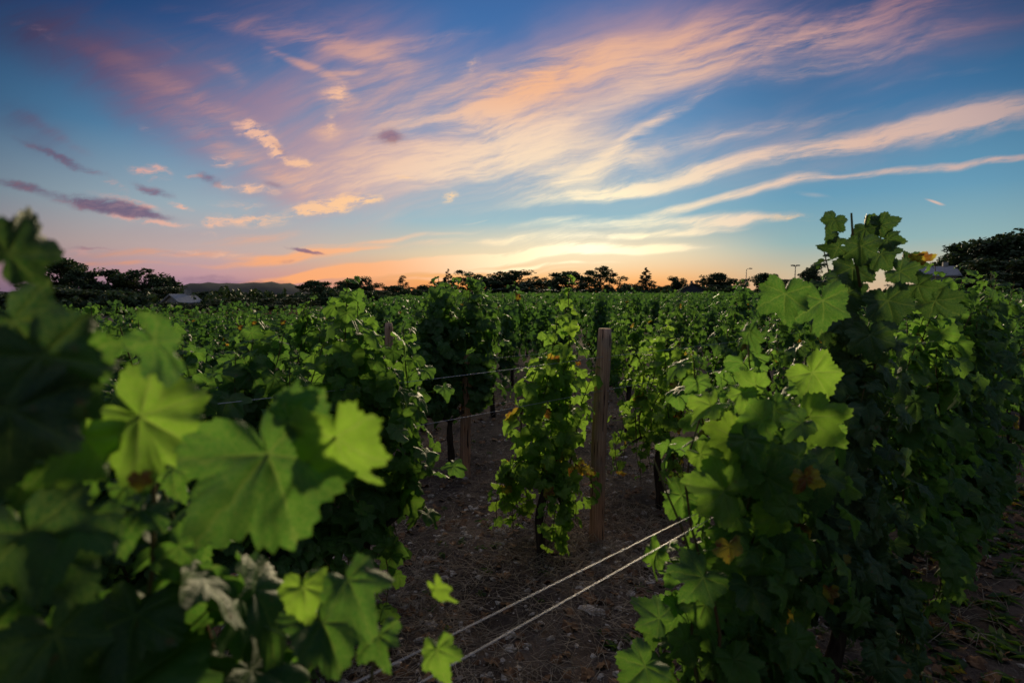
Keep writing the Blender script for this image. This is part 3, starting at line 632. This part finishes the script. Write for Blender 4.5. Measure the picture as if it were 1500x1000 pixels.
for i in range(26):                        # the lit, ruffled left flank of the near right vine
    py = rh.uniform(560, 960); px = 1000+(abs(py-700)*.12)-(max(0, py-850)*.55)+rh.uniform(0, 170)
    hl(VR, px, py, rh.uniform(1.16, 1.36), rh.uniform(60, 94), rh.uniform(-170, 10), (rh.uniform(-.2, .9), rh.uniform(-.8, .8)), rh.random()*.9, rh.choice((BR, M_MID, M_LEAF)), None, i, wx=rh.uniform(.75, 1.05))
# tall vine against the sky
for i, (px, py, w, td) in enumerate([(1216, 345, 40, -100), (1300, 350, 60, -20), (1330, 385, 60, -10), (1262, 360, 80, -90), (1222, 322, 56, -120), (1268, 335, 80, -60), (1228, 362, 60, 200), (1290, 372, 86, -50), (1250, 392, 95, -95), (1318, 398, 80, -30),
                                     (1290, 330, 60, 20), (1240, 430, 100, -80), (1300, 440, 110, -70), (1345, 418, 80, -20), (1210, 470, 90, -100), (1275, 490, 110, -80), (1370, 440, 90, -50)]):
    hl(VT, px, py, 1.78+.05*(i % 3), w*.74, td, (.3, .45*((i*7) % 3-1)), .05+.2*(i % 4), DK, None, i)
hl(VT, 1343, 380, 1.85, 42, -5, (.3, 1.0), .99, AG, 'red brown leaf tip against the sky', 4, wx=.6)
g = Geo(); tube(g, [at(1260, 420, 1.82), at(1250, 360, 1.82), at(1247, 312, 1.82)], [.005, .004, .003], 6); g.obj('cane', M_CANE, VT, offset=VT.location)

# ------------------------------------------------------------------ vines farther off: a few kinds, copied one by one
def proto(name, seeds, lod, **kw):
    res = []
    for s in seeds:
        T, cs, Fo = grow_vine(seed=s, lod=lod, **kw)
        for c in cs:
            if c.v: T.v += c.v; T.f += [f+T.n for f in c.f]; T.u += c.u; T.r += c.r; T.n += c.n
        res.append((rot(T).mesh('trunk', M_BARK), rot(Fo).mesh('foliage', M_LEAF_FAR)))
    return res
PM = proto('mid', range(100, 108), 1, height=1.44, spread=.40, shoots=9, thick=.17, low=4, size=.078)
PF = proto('far', range(120, 126), 0, height=1.34, spread=.42, shoots=9, thick=.18, low=3, size=.085, dens=.9)
rgv = random.Random(5); cand = []; far = []
for k in range(0, 110):
    t0 = rgv.uniform(0, 1.1); t = -130+t0
    while t < 170:
        t += 1.1
        tt = t+rgv.uniform(-.06, .06); P = rowpos(k, tt); d = math.hypot(P.x, P.y)
        if P.y < 1 or abs(P.x/P.y) > .97 or d > 125: continue
        if rgv.random() < .10 and k > 2: continue
        if P.x/P.y < -.22 and P.y > 24+60*max(0, P.x/P.y+.34): continue
        if k == 0 and tt < 6.1: continue
        if k == 1 and -1.0 < tt < 6.3: continue
        if k == 2 and 0.1 < tt < 6.9: continue
        if P.x/P.y < -.25 and P.y > 38+20*(P.x/P.y+.25): continue
        (cand if d < 24 else far).append((d, k, tt, P))
cand.sort(key=lambda c: c[0]); far += cand[278:]; cand = cand[:278]
NAMES = {3: 'leafy grapevine in the fourth row, beyond the small post', 0: 'grapevine at the far end of the nearest row', 1: 'grapevine in the row of the thick post, far along it', 2: 'grapevine far along the third row'}
for d, k, tt, P in cand:
    tr, fo = rgv.choice(PM) if d < 13 else rgv.choice(PF)
    e = empty('grapevine', P, math.pi if rgv.random() < .5 else 0); h = rgv.choice((.80, .86, .92, .97, 1.03, 1.1, 1.2 if P.x/P.y > .25 else 1.12)) if P.x/P.y > -.3 else rgv.uniform(.82, .95); e.scale = (1, 1, h)
    if k in (3, 4, 5) and P.x/P.y > -.3: h = rgv.choice((.98, 1.05, 1.1, 1.16)); e.scale = (1, 1, h)
    side = 'left of the thick post' if P.x/P.y < .15 else 'right of the thick post'
    if k in NAMES: lab = NAMES[k]+', '+side; grp = lab
    elif k < 7: lab = 'small looking grapevine a few rows behind the posts, '+side; grp = lab
    else: lab = 'distant low grapevine in the packed rows below the tree line, '+side; grp = lab
    tag(e, lab, 'grapevine', grp)
    for nm, me in (('trunk', tr), ('foliage', fo)):
        o = bpy.data.objects.new(nm, me); C.objects.link(o); o.parent = e
def far_field():
    g = Geo(); rs = np.random.RandomState(9)
    for d, k, tt, P in far:
        n = 46 if d < 50 else 26; s = .10 if d < 50 else .15; hh = 1.12+.30*rs.rand()+(.15 if rs.rand() < .15 else 0)+.05*math.sin(k*1.3)
        c = np.stack([rs.uniform(-.55, .55, n), rs.normal(0, .13, n), hh-np.abs(rs.normal(0, .30, n))], 1)
        c[:, 2] += rs.uniform(-.02, .12, n)
        ca, sa = math.sin(TH), math.cos(TH); w = np.stack([c[:, 0]*ca-c[:, 1]*sa, c[:, 0]*sa+c[:, 1]*ca, c[:, 2]], 1)+np.array(P)
        a = rs.normal(size=(n, 3)); a /= np.linalg.norm(a, axis=1)[:, None]; b = rs.normal(size=(n, 3)); b -= a*(a*b).sum(1)[:, None]; b /= np.linalg.norm(b, axis=1)[:, None]
        V = np.stack([w+a*s, w+b*s*.8, w-a*s*.9, w-b*s*.8], 1).reshape(-1, 3); i = np.arange(n)*4
        g.add(V, np.concatenate([np.stack([i, i+1, i+2], 1), np.stack([i, i+2, i+3], 1)]), None, np.repeat(rs.rand(n)*.93, 4))
    o = g.obj('distant_vineyard', M_LEAF_FAR, smooth=False); tag(o, 'far rows of the vineyard merging into one green band below the trees', 'vineyard', kind='stuff')
far_field()

# ------------------------------------------------------------------ posts and wires
def post(base, top, r0, r1, label, seed):
    rg = random.Random(seed); e = empty('wooden_post', base); tag(e, label, 'post', 'wooden posts of the vine rows')
    g = Geo(); n = 22; pts = []; rad = []; d = Vector(top)-Vector(base)
    for i in range(n):
        s = i/(n-1); p = d*s+Vector((.004*math.sin(s*7+seed), .004*math.sin(s*5), 0)); p.z -= .06*(1-s)
        pts.append(p); rad.append(r0+(r1-r0)*s+rg.uniform(-.0012, .0012))
    rad[-1] *= .86; tube(g, pts, rad, 20); o = g.obj('shaft', M_POST, e)
    s = Geo()
    for f in (.72, .86):                       # staples that hold the wires
        c = d*f+Vector((-.9*r0*NV.x, -.9*r0*NV.y, 0)); q = NV*(-.010)
        tube(s, [c-RV*.006, c-RV*.006+q, c+RV*.006+q, c+RV*.006], .0014, 5)
    s.obj('wire_staple', M_WIRE, e); return e
b0 = at(872, 790, 3.371); b0.z = gz(b0.x, b0.y); t0_ = at(885, 481, 3.371)
post(b0, t0_, .046, .043, 'thick weathered wooden post in the middle of the photo', 1)
b1 = at(681, 690, 4.716); b1.z = gz(b1.x, b1.y); t1_ = at(684, 520, 4.716)
post(b1, t1_, .045, .042, 'shorter looking wooden post under the leaves, left of the slim vine', 2)
P = rowpos(3, 3.1); post(P, P+Vector((.02, .02, 1.22)), .045, .042, 'brownish post half hidden in leaves of the fourth row', 3)

def wire(pts, label, r=.0015, group='trellis wires', sag=.0):
    g = Geo(); P_ = [Vector(p) for p in pts]; out = []
    for i in range(len(P_)-1):
        for j in range(12):
            s = j/12; q = P_[i].lerp(P_[i+1], s); q.z -= sag*4*s*(1-s); out.append(q)
    out.append(P_[-1]); base = out[0].copy(); tube(g, out, r, 6)
    o = g.obj('trellis_wire', M_WIRE, None, offset=base); o.location = base; tag(o, label, 'wire', group); return o
def onplane(px, py, z):
    d = ray(px, py); s = (z-H)/d.z; return Vector((d.x*s, d.y*s, z))
for (a, b_, lab) in (((590, 965), (1010, 757), 'bright metal wire across the foreground, the upper of the close pair'), ((620, 997), (1045, 757), 'bright metal wire across the foreground, the lower of the close pair')):
    A = onplane(*a, .98); B = onplane(*b_, .98); d = (B-A).normalized()
    wire([A-d*.9, A, B, B+d*1.0, B+d*6], lab, .0009)
def wire2(post_top, k, z, lab, t0=-1.0, t1=7.0, tp=None, pxy=None):
    c = pxy; o = -NV*.05
    A = rowpos(k, t0); B = rowpos(k, t1); A.z = z+.02; B.z = z+.02; M_ = Vector((c.x, c.y, z))+o
    wire([A+o, M_, B+o], lab, .0012, sag=.02)
wire2(t0_, 1, .93, 'lower thin wire fixed to the thick post', pxy=b0); wire2(t0_, 1, 1.13, 'upper thin wire fixed to the thick post', pxy=b0)
wire2(t1_, 2, .95, 'thin wire fixed to the small post', -1, 8, pxy=b1)
wire2(t1_, 2, .55, 'low thin wire passing the small post near the ground', -1, 8, pxy=b1)

# ------------------------------------------------------------------ stones, straw and litter on the soil
def stone_geo(g, c, s, rg, lumpy=.36):
    V = []; Fc = []; n1, n2 = 7, 5; ph = [rg.uniform(0, 6) for _ in range(4)]; sx, sy, sz = rg.uniform(.7, 1.3), rg.uniform(.6, 1.1), rg.uniform(.35, .7); rz = rg.uniform(0, 6)
    V.append((0, 0, 1)); 
    for j in range(1, n2):
        p = math.pi*j/n2
        for k in range(n1):
            a = 2*math.pi*k/n1+j*.4; q = 1+lumpy*math.sin(a*2+ph[0]+j)+lumpy*.6*math.sin(a*3+ph[1]-j*2)+rg.uniform(-.12, .12); V.append((math.sin(p)*math.cos(a)*q, math.sin(p)*math.sin(a)*q, math.cos(p)))
    V.append((0, 0, -1)); e = len(V)-1
    for k in range(n1):
        k2 = (k+1) % n1; Fc.append((0, 1+k, 1+k2)); Fc.append((e, 1+(n2-2)*n1+k2, 1+(n2-2)*n1+k))
        for j in range(n2-2): a = 1+j*n1; Fc += [(a+k, a+n1+k, a+n1+k2), (a+k, a+n1+k2, a+k2)]
    V = np.array(V)*[sx*s, sy*s, sz*s]; cr, sr = math.cos(rz), math.sin(rz); V = V @ np.array([[cr, -sr, 0], [sr, cr, 0], [0, 0, 1]]).T
    g.add(V+np.array(c), Fc)
rg = random.Random(77); g = Geo(); st = Geo(); li = Geo(); we = Geo()
def gpt(maxd=11):
    while True:
        y = .5+maxd*rg.random()**1.5; x = rg.uniform(-.95, .95)*y
        return x, y
for i in range(14000):
    x, y = gpt(9)
    if i > 10500: x, y = .3+rg.gauss(0, .7), 2.4+rg.gauss(0, .9)
    if y < .6 or (x*NV.x+y*NV.y < .55 and rg.random() < .8): continue
    if math.sin(x*2.3+1)*math.sin(y*1.9+x)+rg.uniform(-1, 1) < -.25: continue
    s = .004+.020*rg.random()**2.6; stone_geo(g, (x, y, gz(x, y)+s*.25), s, rg)
o = g.obj('gravel', M_STONE, smooth=False); tag(o, 'pale limestone chips scattered over the dark soil', 'gravel', kind='stuff')
for i in range(21000):
    x, y = gpt(9)
    if i > 11000: x, y = .25+rg.gauss(0, .8), 3.3+rg.gauss(0, 1.2)
    if math.sin(x*2.9+.7*math.sin(y*3))*math.sin(y*2.1+x*1.3)+rg.uniform(-.9, .9) < -.35 or y < .5: continue
    L = rg.uniform(.04, .26); a = rg.uniform(0, 6.28); z = gz(x, y); b_ = rg.uniform(-.5, .5); rise = rg.uniform(0, .05)*(1 if rg.random() < .8 else 2)
    pts = [(x, y, z+.004), (x+L*.5*math.cos(a), y+L*.5*math.sin(a), z+.006+rise), (x+L*math.cos(a+b_), y+L*math.sin(a+b_), z+.008+rise*.6)]
    tube(st, pts, [.0017, .0014, .0008], 3, cap=False)
o = st.obj('dry_straw', M_STRAW, smooth=False); tag(o, 'dry grass stems and cut twigs lying on the soil', 'straw', kind='stuff')
for i in range(4200):
    x, y = gpt(9); a = rg.uniform(0, 6.28)
    put_leaf(li, 1, (x, y, gz(x, y)+.012), (math.cos(a), math.sin(a), rg.uniform(-.2, .3)), (rg.uniform(-.5, .5), rg.uniform(-.5, .5), 1), rg.uniform(.02, .05), rg.random(), rg)
o = li.obj('fallen_leaves', M_LITTER); tag(o, 'dried brown vine leaves lying between the rows', 'leaf litter', kind='stuff')
for i in range(5200):
    x, y = gpt(8); z = gz(x, y)
    own = x*NV.x+y*NV.y < .75
    if i > 900 and not own: continue
    if not own and math.sin(x*1.7+2)*math.sin(y*2.4+x*.5)+rg.uniform(-.6, .6) < .1: continue
    for q in range(rg.randrange(3, 8)):
        a = rg.uniform(0, 6.28); put_leaf(we, 0, (x+rg.uniform(-.02, .02), y+rg.uniform(-.02, .02), z+.01), (math.cos(a), math.sin(a), rg.uniform(.2, 1.2)), (-math.cos(a)*.5, -math.sin(a)*.5, 1), rg.uniform(.012, .04)*(1.7 if own else 1), rg.random(), rg, wx=.45)
o = we.obj('low_weeds', M_WEED); tag(o, 'small weeds growing on the bare soil', 'weeds', kind='stuff')
g = Geo(); rq = random.Random(31)
for i in range(9000):
    y = rq.uniform(26, 58); x = rq.uniform(-.66, -.36)*y; a = rq.uniform(0, 6.28); h = rq.uniform(.25, .6); w = .02
    g.add([(x-w, y, gz(x, y)), (x+w, y, gz(x, y)), (x+.12*math.cos(a), y+.12*math.sin(a), h+gz(x, y))], [(0, 1, 2)], None, 0)
o = g.obj('dry_grass_field', plain('reddish_dry_grass', (.20, .09, .05), (.34, .18, .10), 3), smooth=False); tag(o, 'reddish dry grass beyond the vines on the left', 'dry grass', kind='stuff')
# larger stones one can pick out
for i, (px, py, w) in enumerate([(862, 885, 26), (880, 890, 20), (722, 928, 14), (745, 912, 10), (935, 878, 14), (718, 975, 16), (738, 978, 14), (858, 688, 12), (722, 725, 10), (640, 690, 10), (940, 852, 14), (975, 820, 16),
                                 (990, 806, 12), (905, 870, 9), (786, 905, 9), (845, 930, 9), (880, 975, 11), (930, 960, 12), (685, 905, 9), (700, 955, 12), (1130, 832, 14), (1140, 845, 10), (955, 665, 12), (985, 880, 10)]):
    P = onplane(px, py, 0.0); P.z = gz(P.x, P.y); s = w/F*P.y*.5; g = Geo(); stone_geo(g, (0, 0, s*.15), s, random.Random(900+i), .22); o = g.obj('stone', M_STONE, None, smooth=False); o.location = P
    tag(o, 'pale limestone lump lying on the dark soil between the rows', 'stone', 'larger pale stones on the soil')

# ------------------------------------------------------------------ tree line
def tree_geo(kind, seed):
    """unit tree, height 1"""
    rg = random.Random(seed); rs = np.random.RandomState(seed); T = Geo(); Cn = Geo(); cl = []
    def limb(a, b, r0, r1):
        m = (Vector(a)+Vector(b))/2+Vector((rg.uniform(-.02, .02), rg.uniform(-.02, .02), .01)); tube(T, [a, m, b], [r0, (r0+r1)/2, r1], 5)
    if kind in ('round', 'airy', 'bushy'):
        wd = {'round': .42, 'airy': .40, 'bushy': .55}[kind]; zb = {'round': .10, 'airy': .28, 'bushy': .04}[kind]
        tube(T, [(0, 0, -.02), (.01, 0, .2), (0, .01, .45), (.02, 0, .75)], [.030, .022, .016, .006], 7)
        n = {'round': 62, 'airy': 34, 'bushy': 60}[kind]
        for i in range(n):
            a = rg.uniform(0, 6.28); q = rg.random()**.5; z = zb+(1-zb)*rg.random(); e = math.sqrt(max(.05, 1-((z-(zb+.42*(1-zb)))/(.60*(1-zb)))**2)); rr = wd*q*e*rg.uniform(.75, 1.08)
            lump = 1+.22*math.sin(a*2+seed)+.12*math.sin(a*5+seed*2); z = zb+(z-zb)*(.80+.20*math.sin(a*3+seed)*math.cos(seed)+.1); c = Vector((rr*lump*math.cos(a), rr*lump*math.sin(a), min(z, .97))); cl.append((c, rg.uniform(.055, .11) if kind == 'airy' else rg.uniform(.07, .13)))
            limb((0, 0, max(.2, c.z*.55)), c, .008, .002)
        nf = {'round': 120, 'airy': 90, 'bushy': 110}[kind]; fs = .024
    elif kind == 'conifer':
        tube(T, [(0, 0, -.02), (0, 0, .5), (0, 0, .98)], [.022, .013, .002], 6)
        for z in np.linspace(.04, .98, 34):
            w = .27*(1-z)**.95+.004
            for q in range(max(2, int(9*(1-z)+2))):
                a = rg.uniform(0, 6.28); rr = w*rg.uniform(.45, 1.1); c = Vector((rr*math.cos(a), rr*math.sin(a), z-rr*.12)); cl.append((c, .010+.050*(1-z))); limb((0, 0, z), c, .004, .001)
        nf = 36; fs = .014
    else:  # slim upright
        tube(T, [(0, 0, -.02), (0, 0, .5), (0, 0, .95)], [.02, .012, .002], 6)
        for i in range(38):
            z = .1+.87*i/38; w = .075*math.sin(min(1, (1-z)*1.6+.12)*1.5); a = rg.uniform(0, 6.28); cl.append((Vector((w*math.cos(a), w*math.sin(a), z)), .05*(1.15-z)+.012))
        nf = 60; fs = .013
    for c, r_ in cl:
        n = nf; d = rs.normal(size=(n, 3)); d /= np.linalg.norm(d, axis=1)[:, None]; w = np.array(c)+d*r_*(rs.rand(n)**.45)[:, None]*[1.15, 1.15, .85]
        a = rs.normal(size=(n, 3)); a /= np.linalg.norm(a, axis=1)[:, None]; b = rs.normal(size=(n, 3)); b -= a*(a*b).sum(1)[:, None]; b /= np.linalg.norm(b, axis=1)[:, None]
        s = fs*rs.uniform(.6, 1.2, n)[:, None]; V = np.stack([w+a*s, w+b*s*.7, w-a*s, w-b*s*.7], 1).reshape(-1, 3); i = np.arange(n)*4
        g0 = rg.random()*.5; Cn.add(V, np.concatenate([np.stack([i, i+1, i+2], 1), np.stack([i, i+2, i+3], 1)]), None, np.repeat(g0+rs.rand(n)*.4, 4))
    return T.mesh('trunk', M_TREEBARK), Cn.mesh('crown', M_NEEDLE if kind in ('conifer', 'slim') else M_TREELEAF, smooth=False)
TG = {k: [tree_geo(k, 300+i+10*j) for i in range(n)] for j, (k, n) in enumerate((('round', 4), ('airy', 3), ('bushy', 3), ('conifer', 2), ('slim', 1)))}
HALF = {'round': .42, 'airy': .42, 'bushy': .55, 'conifer': .28, 'slim': .09}
rt_ = random.Random(8)
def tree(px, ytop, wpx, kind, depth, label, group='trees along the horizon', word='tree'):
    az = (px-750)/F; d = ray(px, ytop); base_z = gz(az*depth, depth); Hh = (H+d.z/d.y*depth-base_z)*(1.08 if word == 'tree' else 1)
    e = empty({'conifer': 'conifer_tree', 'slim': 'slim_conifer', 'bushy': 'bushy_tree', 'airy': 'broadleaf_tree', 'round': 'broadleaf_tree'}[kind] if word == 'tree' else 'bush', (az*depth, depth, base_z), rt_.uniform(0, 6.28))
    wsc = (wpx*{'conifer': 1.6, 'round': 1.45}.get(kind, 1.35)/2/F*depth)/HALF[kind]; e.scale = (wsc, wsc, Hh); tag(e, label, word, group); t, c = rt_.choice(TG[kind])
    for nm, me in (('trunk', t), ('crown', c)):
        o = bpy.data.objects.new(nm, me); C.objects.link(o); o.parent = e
for a in [
    (92, 383, 66, 'round', 85, 'tall open broadleaf tree, leftmost on the horizon beside the blurred leaf'),
    (124, 396, 44, 'round', 80, 'dome shaped dark tree, second from the left on the horizon'),
    (168, 401, 58, 'round', 85, 'wide flat topped tree left of the ragged one near the small conifer'),
    (214, 397, 70, 'airy', 85, 'ragged broadleaf tree with loose branches left of the small conifer'),
    (241, 408, 40, 'round', 84, 'low broadleaf tree touching the small conifer on the left'),
    (257, 408, 18, 'conifer', 82, 'small pointed conifer left of the hill'),
    (150, 425, 130, 'bushy', 70, 'dark undergrowth bush under the tall trees at the left'),
    (60, 420, 130, 'bushy', 68, 'dark bush at the far left behind the blurred vine'),
    (240, 424, 110, 'bushy', 72, 'dark bush below the ragged tree'),
    (248, 443, 56, 'bushy', 56, 'dark bush hiding the lower half of the small pale roofed house'), (292, 446, 40, 'bushy', 55, 'dark bush at the right corner of the small pale roofed house'),
    (305, 438, 90, 'bushy', 64, 'low dark bush right of the pale roof'),
    (350, 436, 70, 'bushy', 66, 'low rounded bush in front of the hill'),
    (400, 438, 80, 'bushy', 70, 'low bush below the right end of the hill'),
    (437, 436, 50, 'bushy', 90, 'low bush left of the round tree beside the hill'),
    (466, 412, 44, 'round', 120, 'round tree standing just right of the hill'),
    (504, 413, 20, 'round', 150, 'small tree between the round tree and the ragged double tree'),
    (526, 410, 34, 'round', 140, 'ragged tree left of the slim upright conifer'),
    (543, 409, 30, 'airy', 142, 'thin topped tree beside the ragged one'),
    (575, 419, 34, 'round', 145, 'low rounded tree at the foot of the slim upright conifer'),
    (591, 405, 12, 'slim', 150, 'slim upright conifer standing alone above the low trees'),
    (491, 425, 60, 'bushy', 130, 'low bush right of the round tree by the hill'), (552, 426, 60, 'bushy', 130, 'low bush under the thin topped tree'),
    (620, 420, 40, 'round', 140, 'low tree right of the slim upright conifer'),
    (641, 414, 30, 'airy', 145, 'small loose tree left of the pointed conifer'),
    (657, 397, 24, 'conifer', 140, 'pointed conifer left of the airy tree near the centre'),
    (686, 399, 46, 'airy', 140, 'airy broadleaf tree right of the pointed conifer'),
    (718, 409, 40, 'round', 140, 'rounded tree left of the broadest tree of the centre'),
    (755, 401, 68, 'round', 138, 'broadest dark tree near the centre of the horizon'),
    (792, 407, 34, 'airy', 142, 'ragged tree right of the broadest one'),
    (828, 399, 52, 'round', 135, 'rounded tall tree left of the slim vine top'),
    (877, 393, 54, 'airy', 130, 'open branched tree behind the top of the slim vine'),
    (650, 424, 90, 'bushy', 128, 'low dark bush below the pointed conifer'), (740, 424, 100, 'bushy', 126, 'low dark bush below the broadest tree'), (830, 424, 100, 'bushy', 124, 'low dark bush below the rounded tall tree'),
    (918, 416, 34, 'bushy', 130, 'low mound shaped tree left of the large conifer'),
    (945, 395, 34, 'conifer', 130, 'large wide conifer with its point against the orange sky'),
    (971, 420, 30, 'bushy', 130, 'low bush right of the large conifer'),
    (987, 409, 26, 'round', 132, 'small tree left of the dark house'),
    (1034, 407, 36, 'airy', 135, 'leaning open tree right of the dark house'),
    (1053, 401, 28, 'round', 135, 'dense tree above the street of lamps, right of the leaning one'),
    (1075, 411, 50, 'bushy', 135, 'bush under the first street lamp'), (1045, 419, 60, 'bushy', 128, 'low bush right of the dark house'),
    (1122, 402, 34, 'round', 130, 'small round tree between the two tall lamps'),
    (1150, 412, 50, 'bushy', 130, 'bush at the foot of the second street lamp'),
    (1190, 392, 34, 'round', 110, 'round dark tree just left of the tall dark vine'),
    (1392, 372, 44, 'round', 78, 'lowest tree of the wood at the right edge, nearest the grey roof'),
    (1425, 354, 84, 'round', 76, 'second tree of the wood at the right edge'),
    (1478, 347, 96, 'round', 74, 'highest tree of the wood at the right edge'),
    (1540, 350, 100, 'round', 74, 'tree cut by the right edge of the photo'),
    (1440, 385, 140, 'bushy', 66, 'dark undergrowth below the wood at the right edge'),
    (1370, 392, 60, 'bushy', 72, 'bush right of the grey roof'),
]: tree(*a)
def hedge():
    rs = np.random.RandomState(4); g = Geo(); 
    for i in range(42000):
        px = rs.uniform(-60, 1560); dep = np.interp(px, [0, 300, 420, 700, 1300, 1560], [62, 62, 100, 128, 110, 70])+rs.uniform(0, 6); x = (px-750)/F*dep; z = rs.rand()**.85*(2.0+.35*math.sin(px*.043)+.25*math.sin(px*.117+1)+.2*math.sin(px*.29)+.25*math.sin(px*.71)*math.sin(px*.05))*dep/62; s = .32
        a = rs.normal(size=3); a /= np.linalg.norm(a); b = rs.normal(size=3); b -= a*a.dot(b); b /= np.linalg.norm(b); w = np.array([x, dep, z*(.62 if px > 420 else .95)+gz(x, dep)])
        g.add([w+a*s, w+b*s*.7, w-a*s, w-b*s*.7], [(0, 1, 2), (0, 2, 3)], None, rs.rand())
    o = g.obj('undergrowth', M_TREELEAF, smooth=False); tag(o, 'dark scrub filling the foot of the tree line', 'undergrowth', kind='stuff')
hedge()

# ------------------------------------------------------------------ houses, lamps, sign
def box(g, x0, x1, y0, y1, z0, z1):
    v = [(x, y, z) for x in (x0, x1) for y in (y0, y1) for z in (z0, z1)]
    g.add(v, [(0, 1, 3), (0, 3, 2), (4, 6, 7), (4, 7, 5), (0, 4, 5), (0, 5, 1), (2, 3, 7), (2, 7, 6), (0, 2, 6), (0, 6, 4), (1, 5, 7), (1, 7, 3)])
def house(px, depth, w, dp, eave, ridge, rz, wall, roof, label, name='house', nwin=2):
    e = empty(name, ((px-750)/F*depth, depth, gz((px-750)/F*depth, depth)), rz); tag(e, label, 'house')
    g = Geo(); box(g, -w/2, w/2, -dp/2, dp/2, 0, eave)
    for s in (-1, 1): g.add([(s*w/2, -dp/2, eave), (s*w/2, dp/2, eave), (s*w/2, 0, ridge-.1)], [(0, 1, 2) if s > 0 else (0, 2, 1)])
    g.obj('wall', wall, e, smooth=False)
    g = Geo(); t = .12
    for s in (-1, 1):
        y = s*(dp/2+.35); v = [(-w/2-.3, y, eave-.15), (w/2+.3, y, eave-.15), (w/2+.3, 0, ridge), (-w/2-.3, 0, ridge)]
        v2 = [(a, b, c+t) for a, b, c in v]; g.add(v+v2, [(0, 1, 2), (0, 2, 3), (4, 6, 5), (4, 7, 6), (0, 4, 5), (0, 5, 1), (1, 5, 6), (1, 6, 2), (3, 2, 6), (3, 6, 7), (0, 3, 7), (0, 7, 4)])
    rf = g.obj('roof', roof, e, smooth=False)
    c = Geo(); box(c, w*.2, w*.2+.5, -.25, .25, ridge-.5, ridge+.6); c.obj('chimney', wall, rf, smooth=False)
    for i in range(nwin):
        x = -w/2+w*(i+.5)/nwin; f = Geo(); box(f, x-.5, x+.5, -dp/2-.05, -dp/2+.02, eave*.35, eave*.8); fo = f.obj('window', M_WALLP, e, smooth=False)
        q = Geo(); box(q, x-.42, x+.42, -dp/2-.075, -dp/2-.045, eave*.38, eave*.77); q.obj('pane', M_GLASS, fo, smooth=False)
house(268, 62, 2.2, 2.8, 1.4, 2.15, R(62), M_WALLP, M_ROOFP, 'small house with a pale grey sloping roof under the trees left of the hill')
house(1012, 120, 4.0, 5.0, 2.2, 3.6, R(75), M_WALLB, M_ROOFD, 'small dark house with a pitched roof between the trees right of the large conifer')
house(1366, 70, 3.4, 5.0, 3.7, 4.7, R(-25), M_WALLP, M_ROOFP, 'grey sloping roof showing between the tall dark vine and the wood')
def lamp(px, ytop, depth, kind, label):
    d = ray(px, ytop); h = H+d.z/d.y*depth; e = empty('street_lamp', ((px-750)/F*depth, depth, 0)); tag(e, label, 'street lamp', 'street lamps beyond the vineyard')
    g = Geo(); tube(g, [(0, 0, 0), (0, 0, h*.5), (0, 0, h-.1)], [.11, .09, .065], 8); g.obj('pole', M_METAL, e)
    if kind == 1:
        a = Geo(); tube(a, [(0, 0, h-.2), (.15, 0, h), (.7, 0, h+.08)], [.05, .05, .04], 6); a.obj('arm', M_METAL, e)
        b = Geo(); tube(b, [(.5, 0, h+.06), (.65, 0, h+.10), (1.1, 0, h+.10), (1.25, 0, h+.06)], [.06, .11, .10, .04], 8); b.obj('lamp_head', M_METAL, e)
    else:
        a = Geo(); tube(a, [(-.4, 0, h-.05), (0, 0, h-.1), (.4, 0, h-.03)], [.05, .06, .05], 6); a.obj('arm', M_METAL, e)
        for s in (-1, 1): b = Geo(); box(b, s*.42-.26, s*.42+.26, -.2, .2, h-.06, h+.12); b.obj('lamp_head', M_METAL, e, smooth=False)
lamp(1091, 394, 120, 1, 'curved single street lamp, the leftmost of the three')
lamp(1106, 404, 170, 1, 'smallest and farthest street lamp, between the two taller ones')
lamp(1162, 389, 95, 2, 'street lamp with a flat double head, nearest the tall dark vine')
e = empty('roadside_sign', ((920-750)/F*118, 118, 0)); tag(e, 'small white sign at the field edge left of the large conifer', 'sign')
g = Geo(); box(g, -.55, .55, -.03, .03, .95, 1.75); g.obj('sign_face', M_SIGN, e, smooth=False)
for s in (-.4, .4): g = Geo(); tube(g, [(s, .06, 0), (s, .06, 1.7)], .035, 6); g.obj('leg', M_METAL, e)
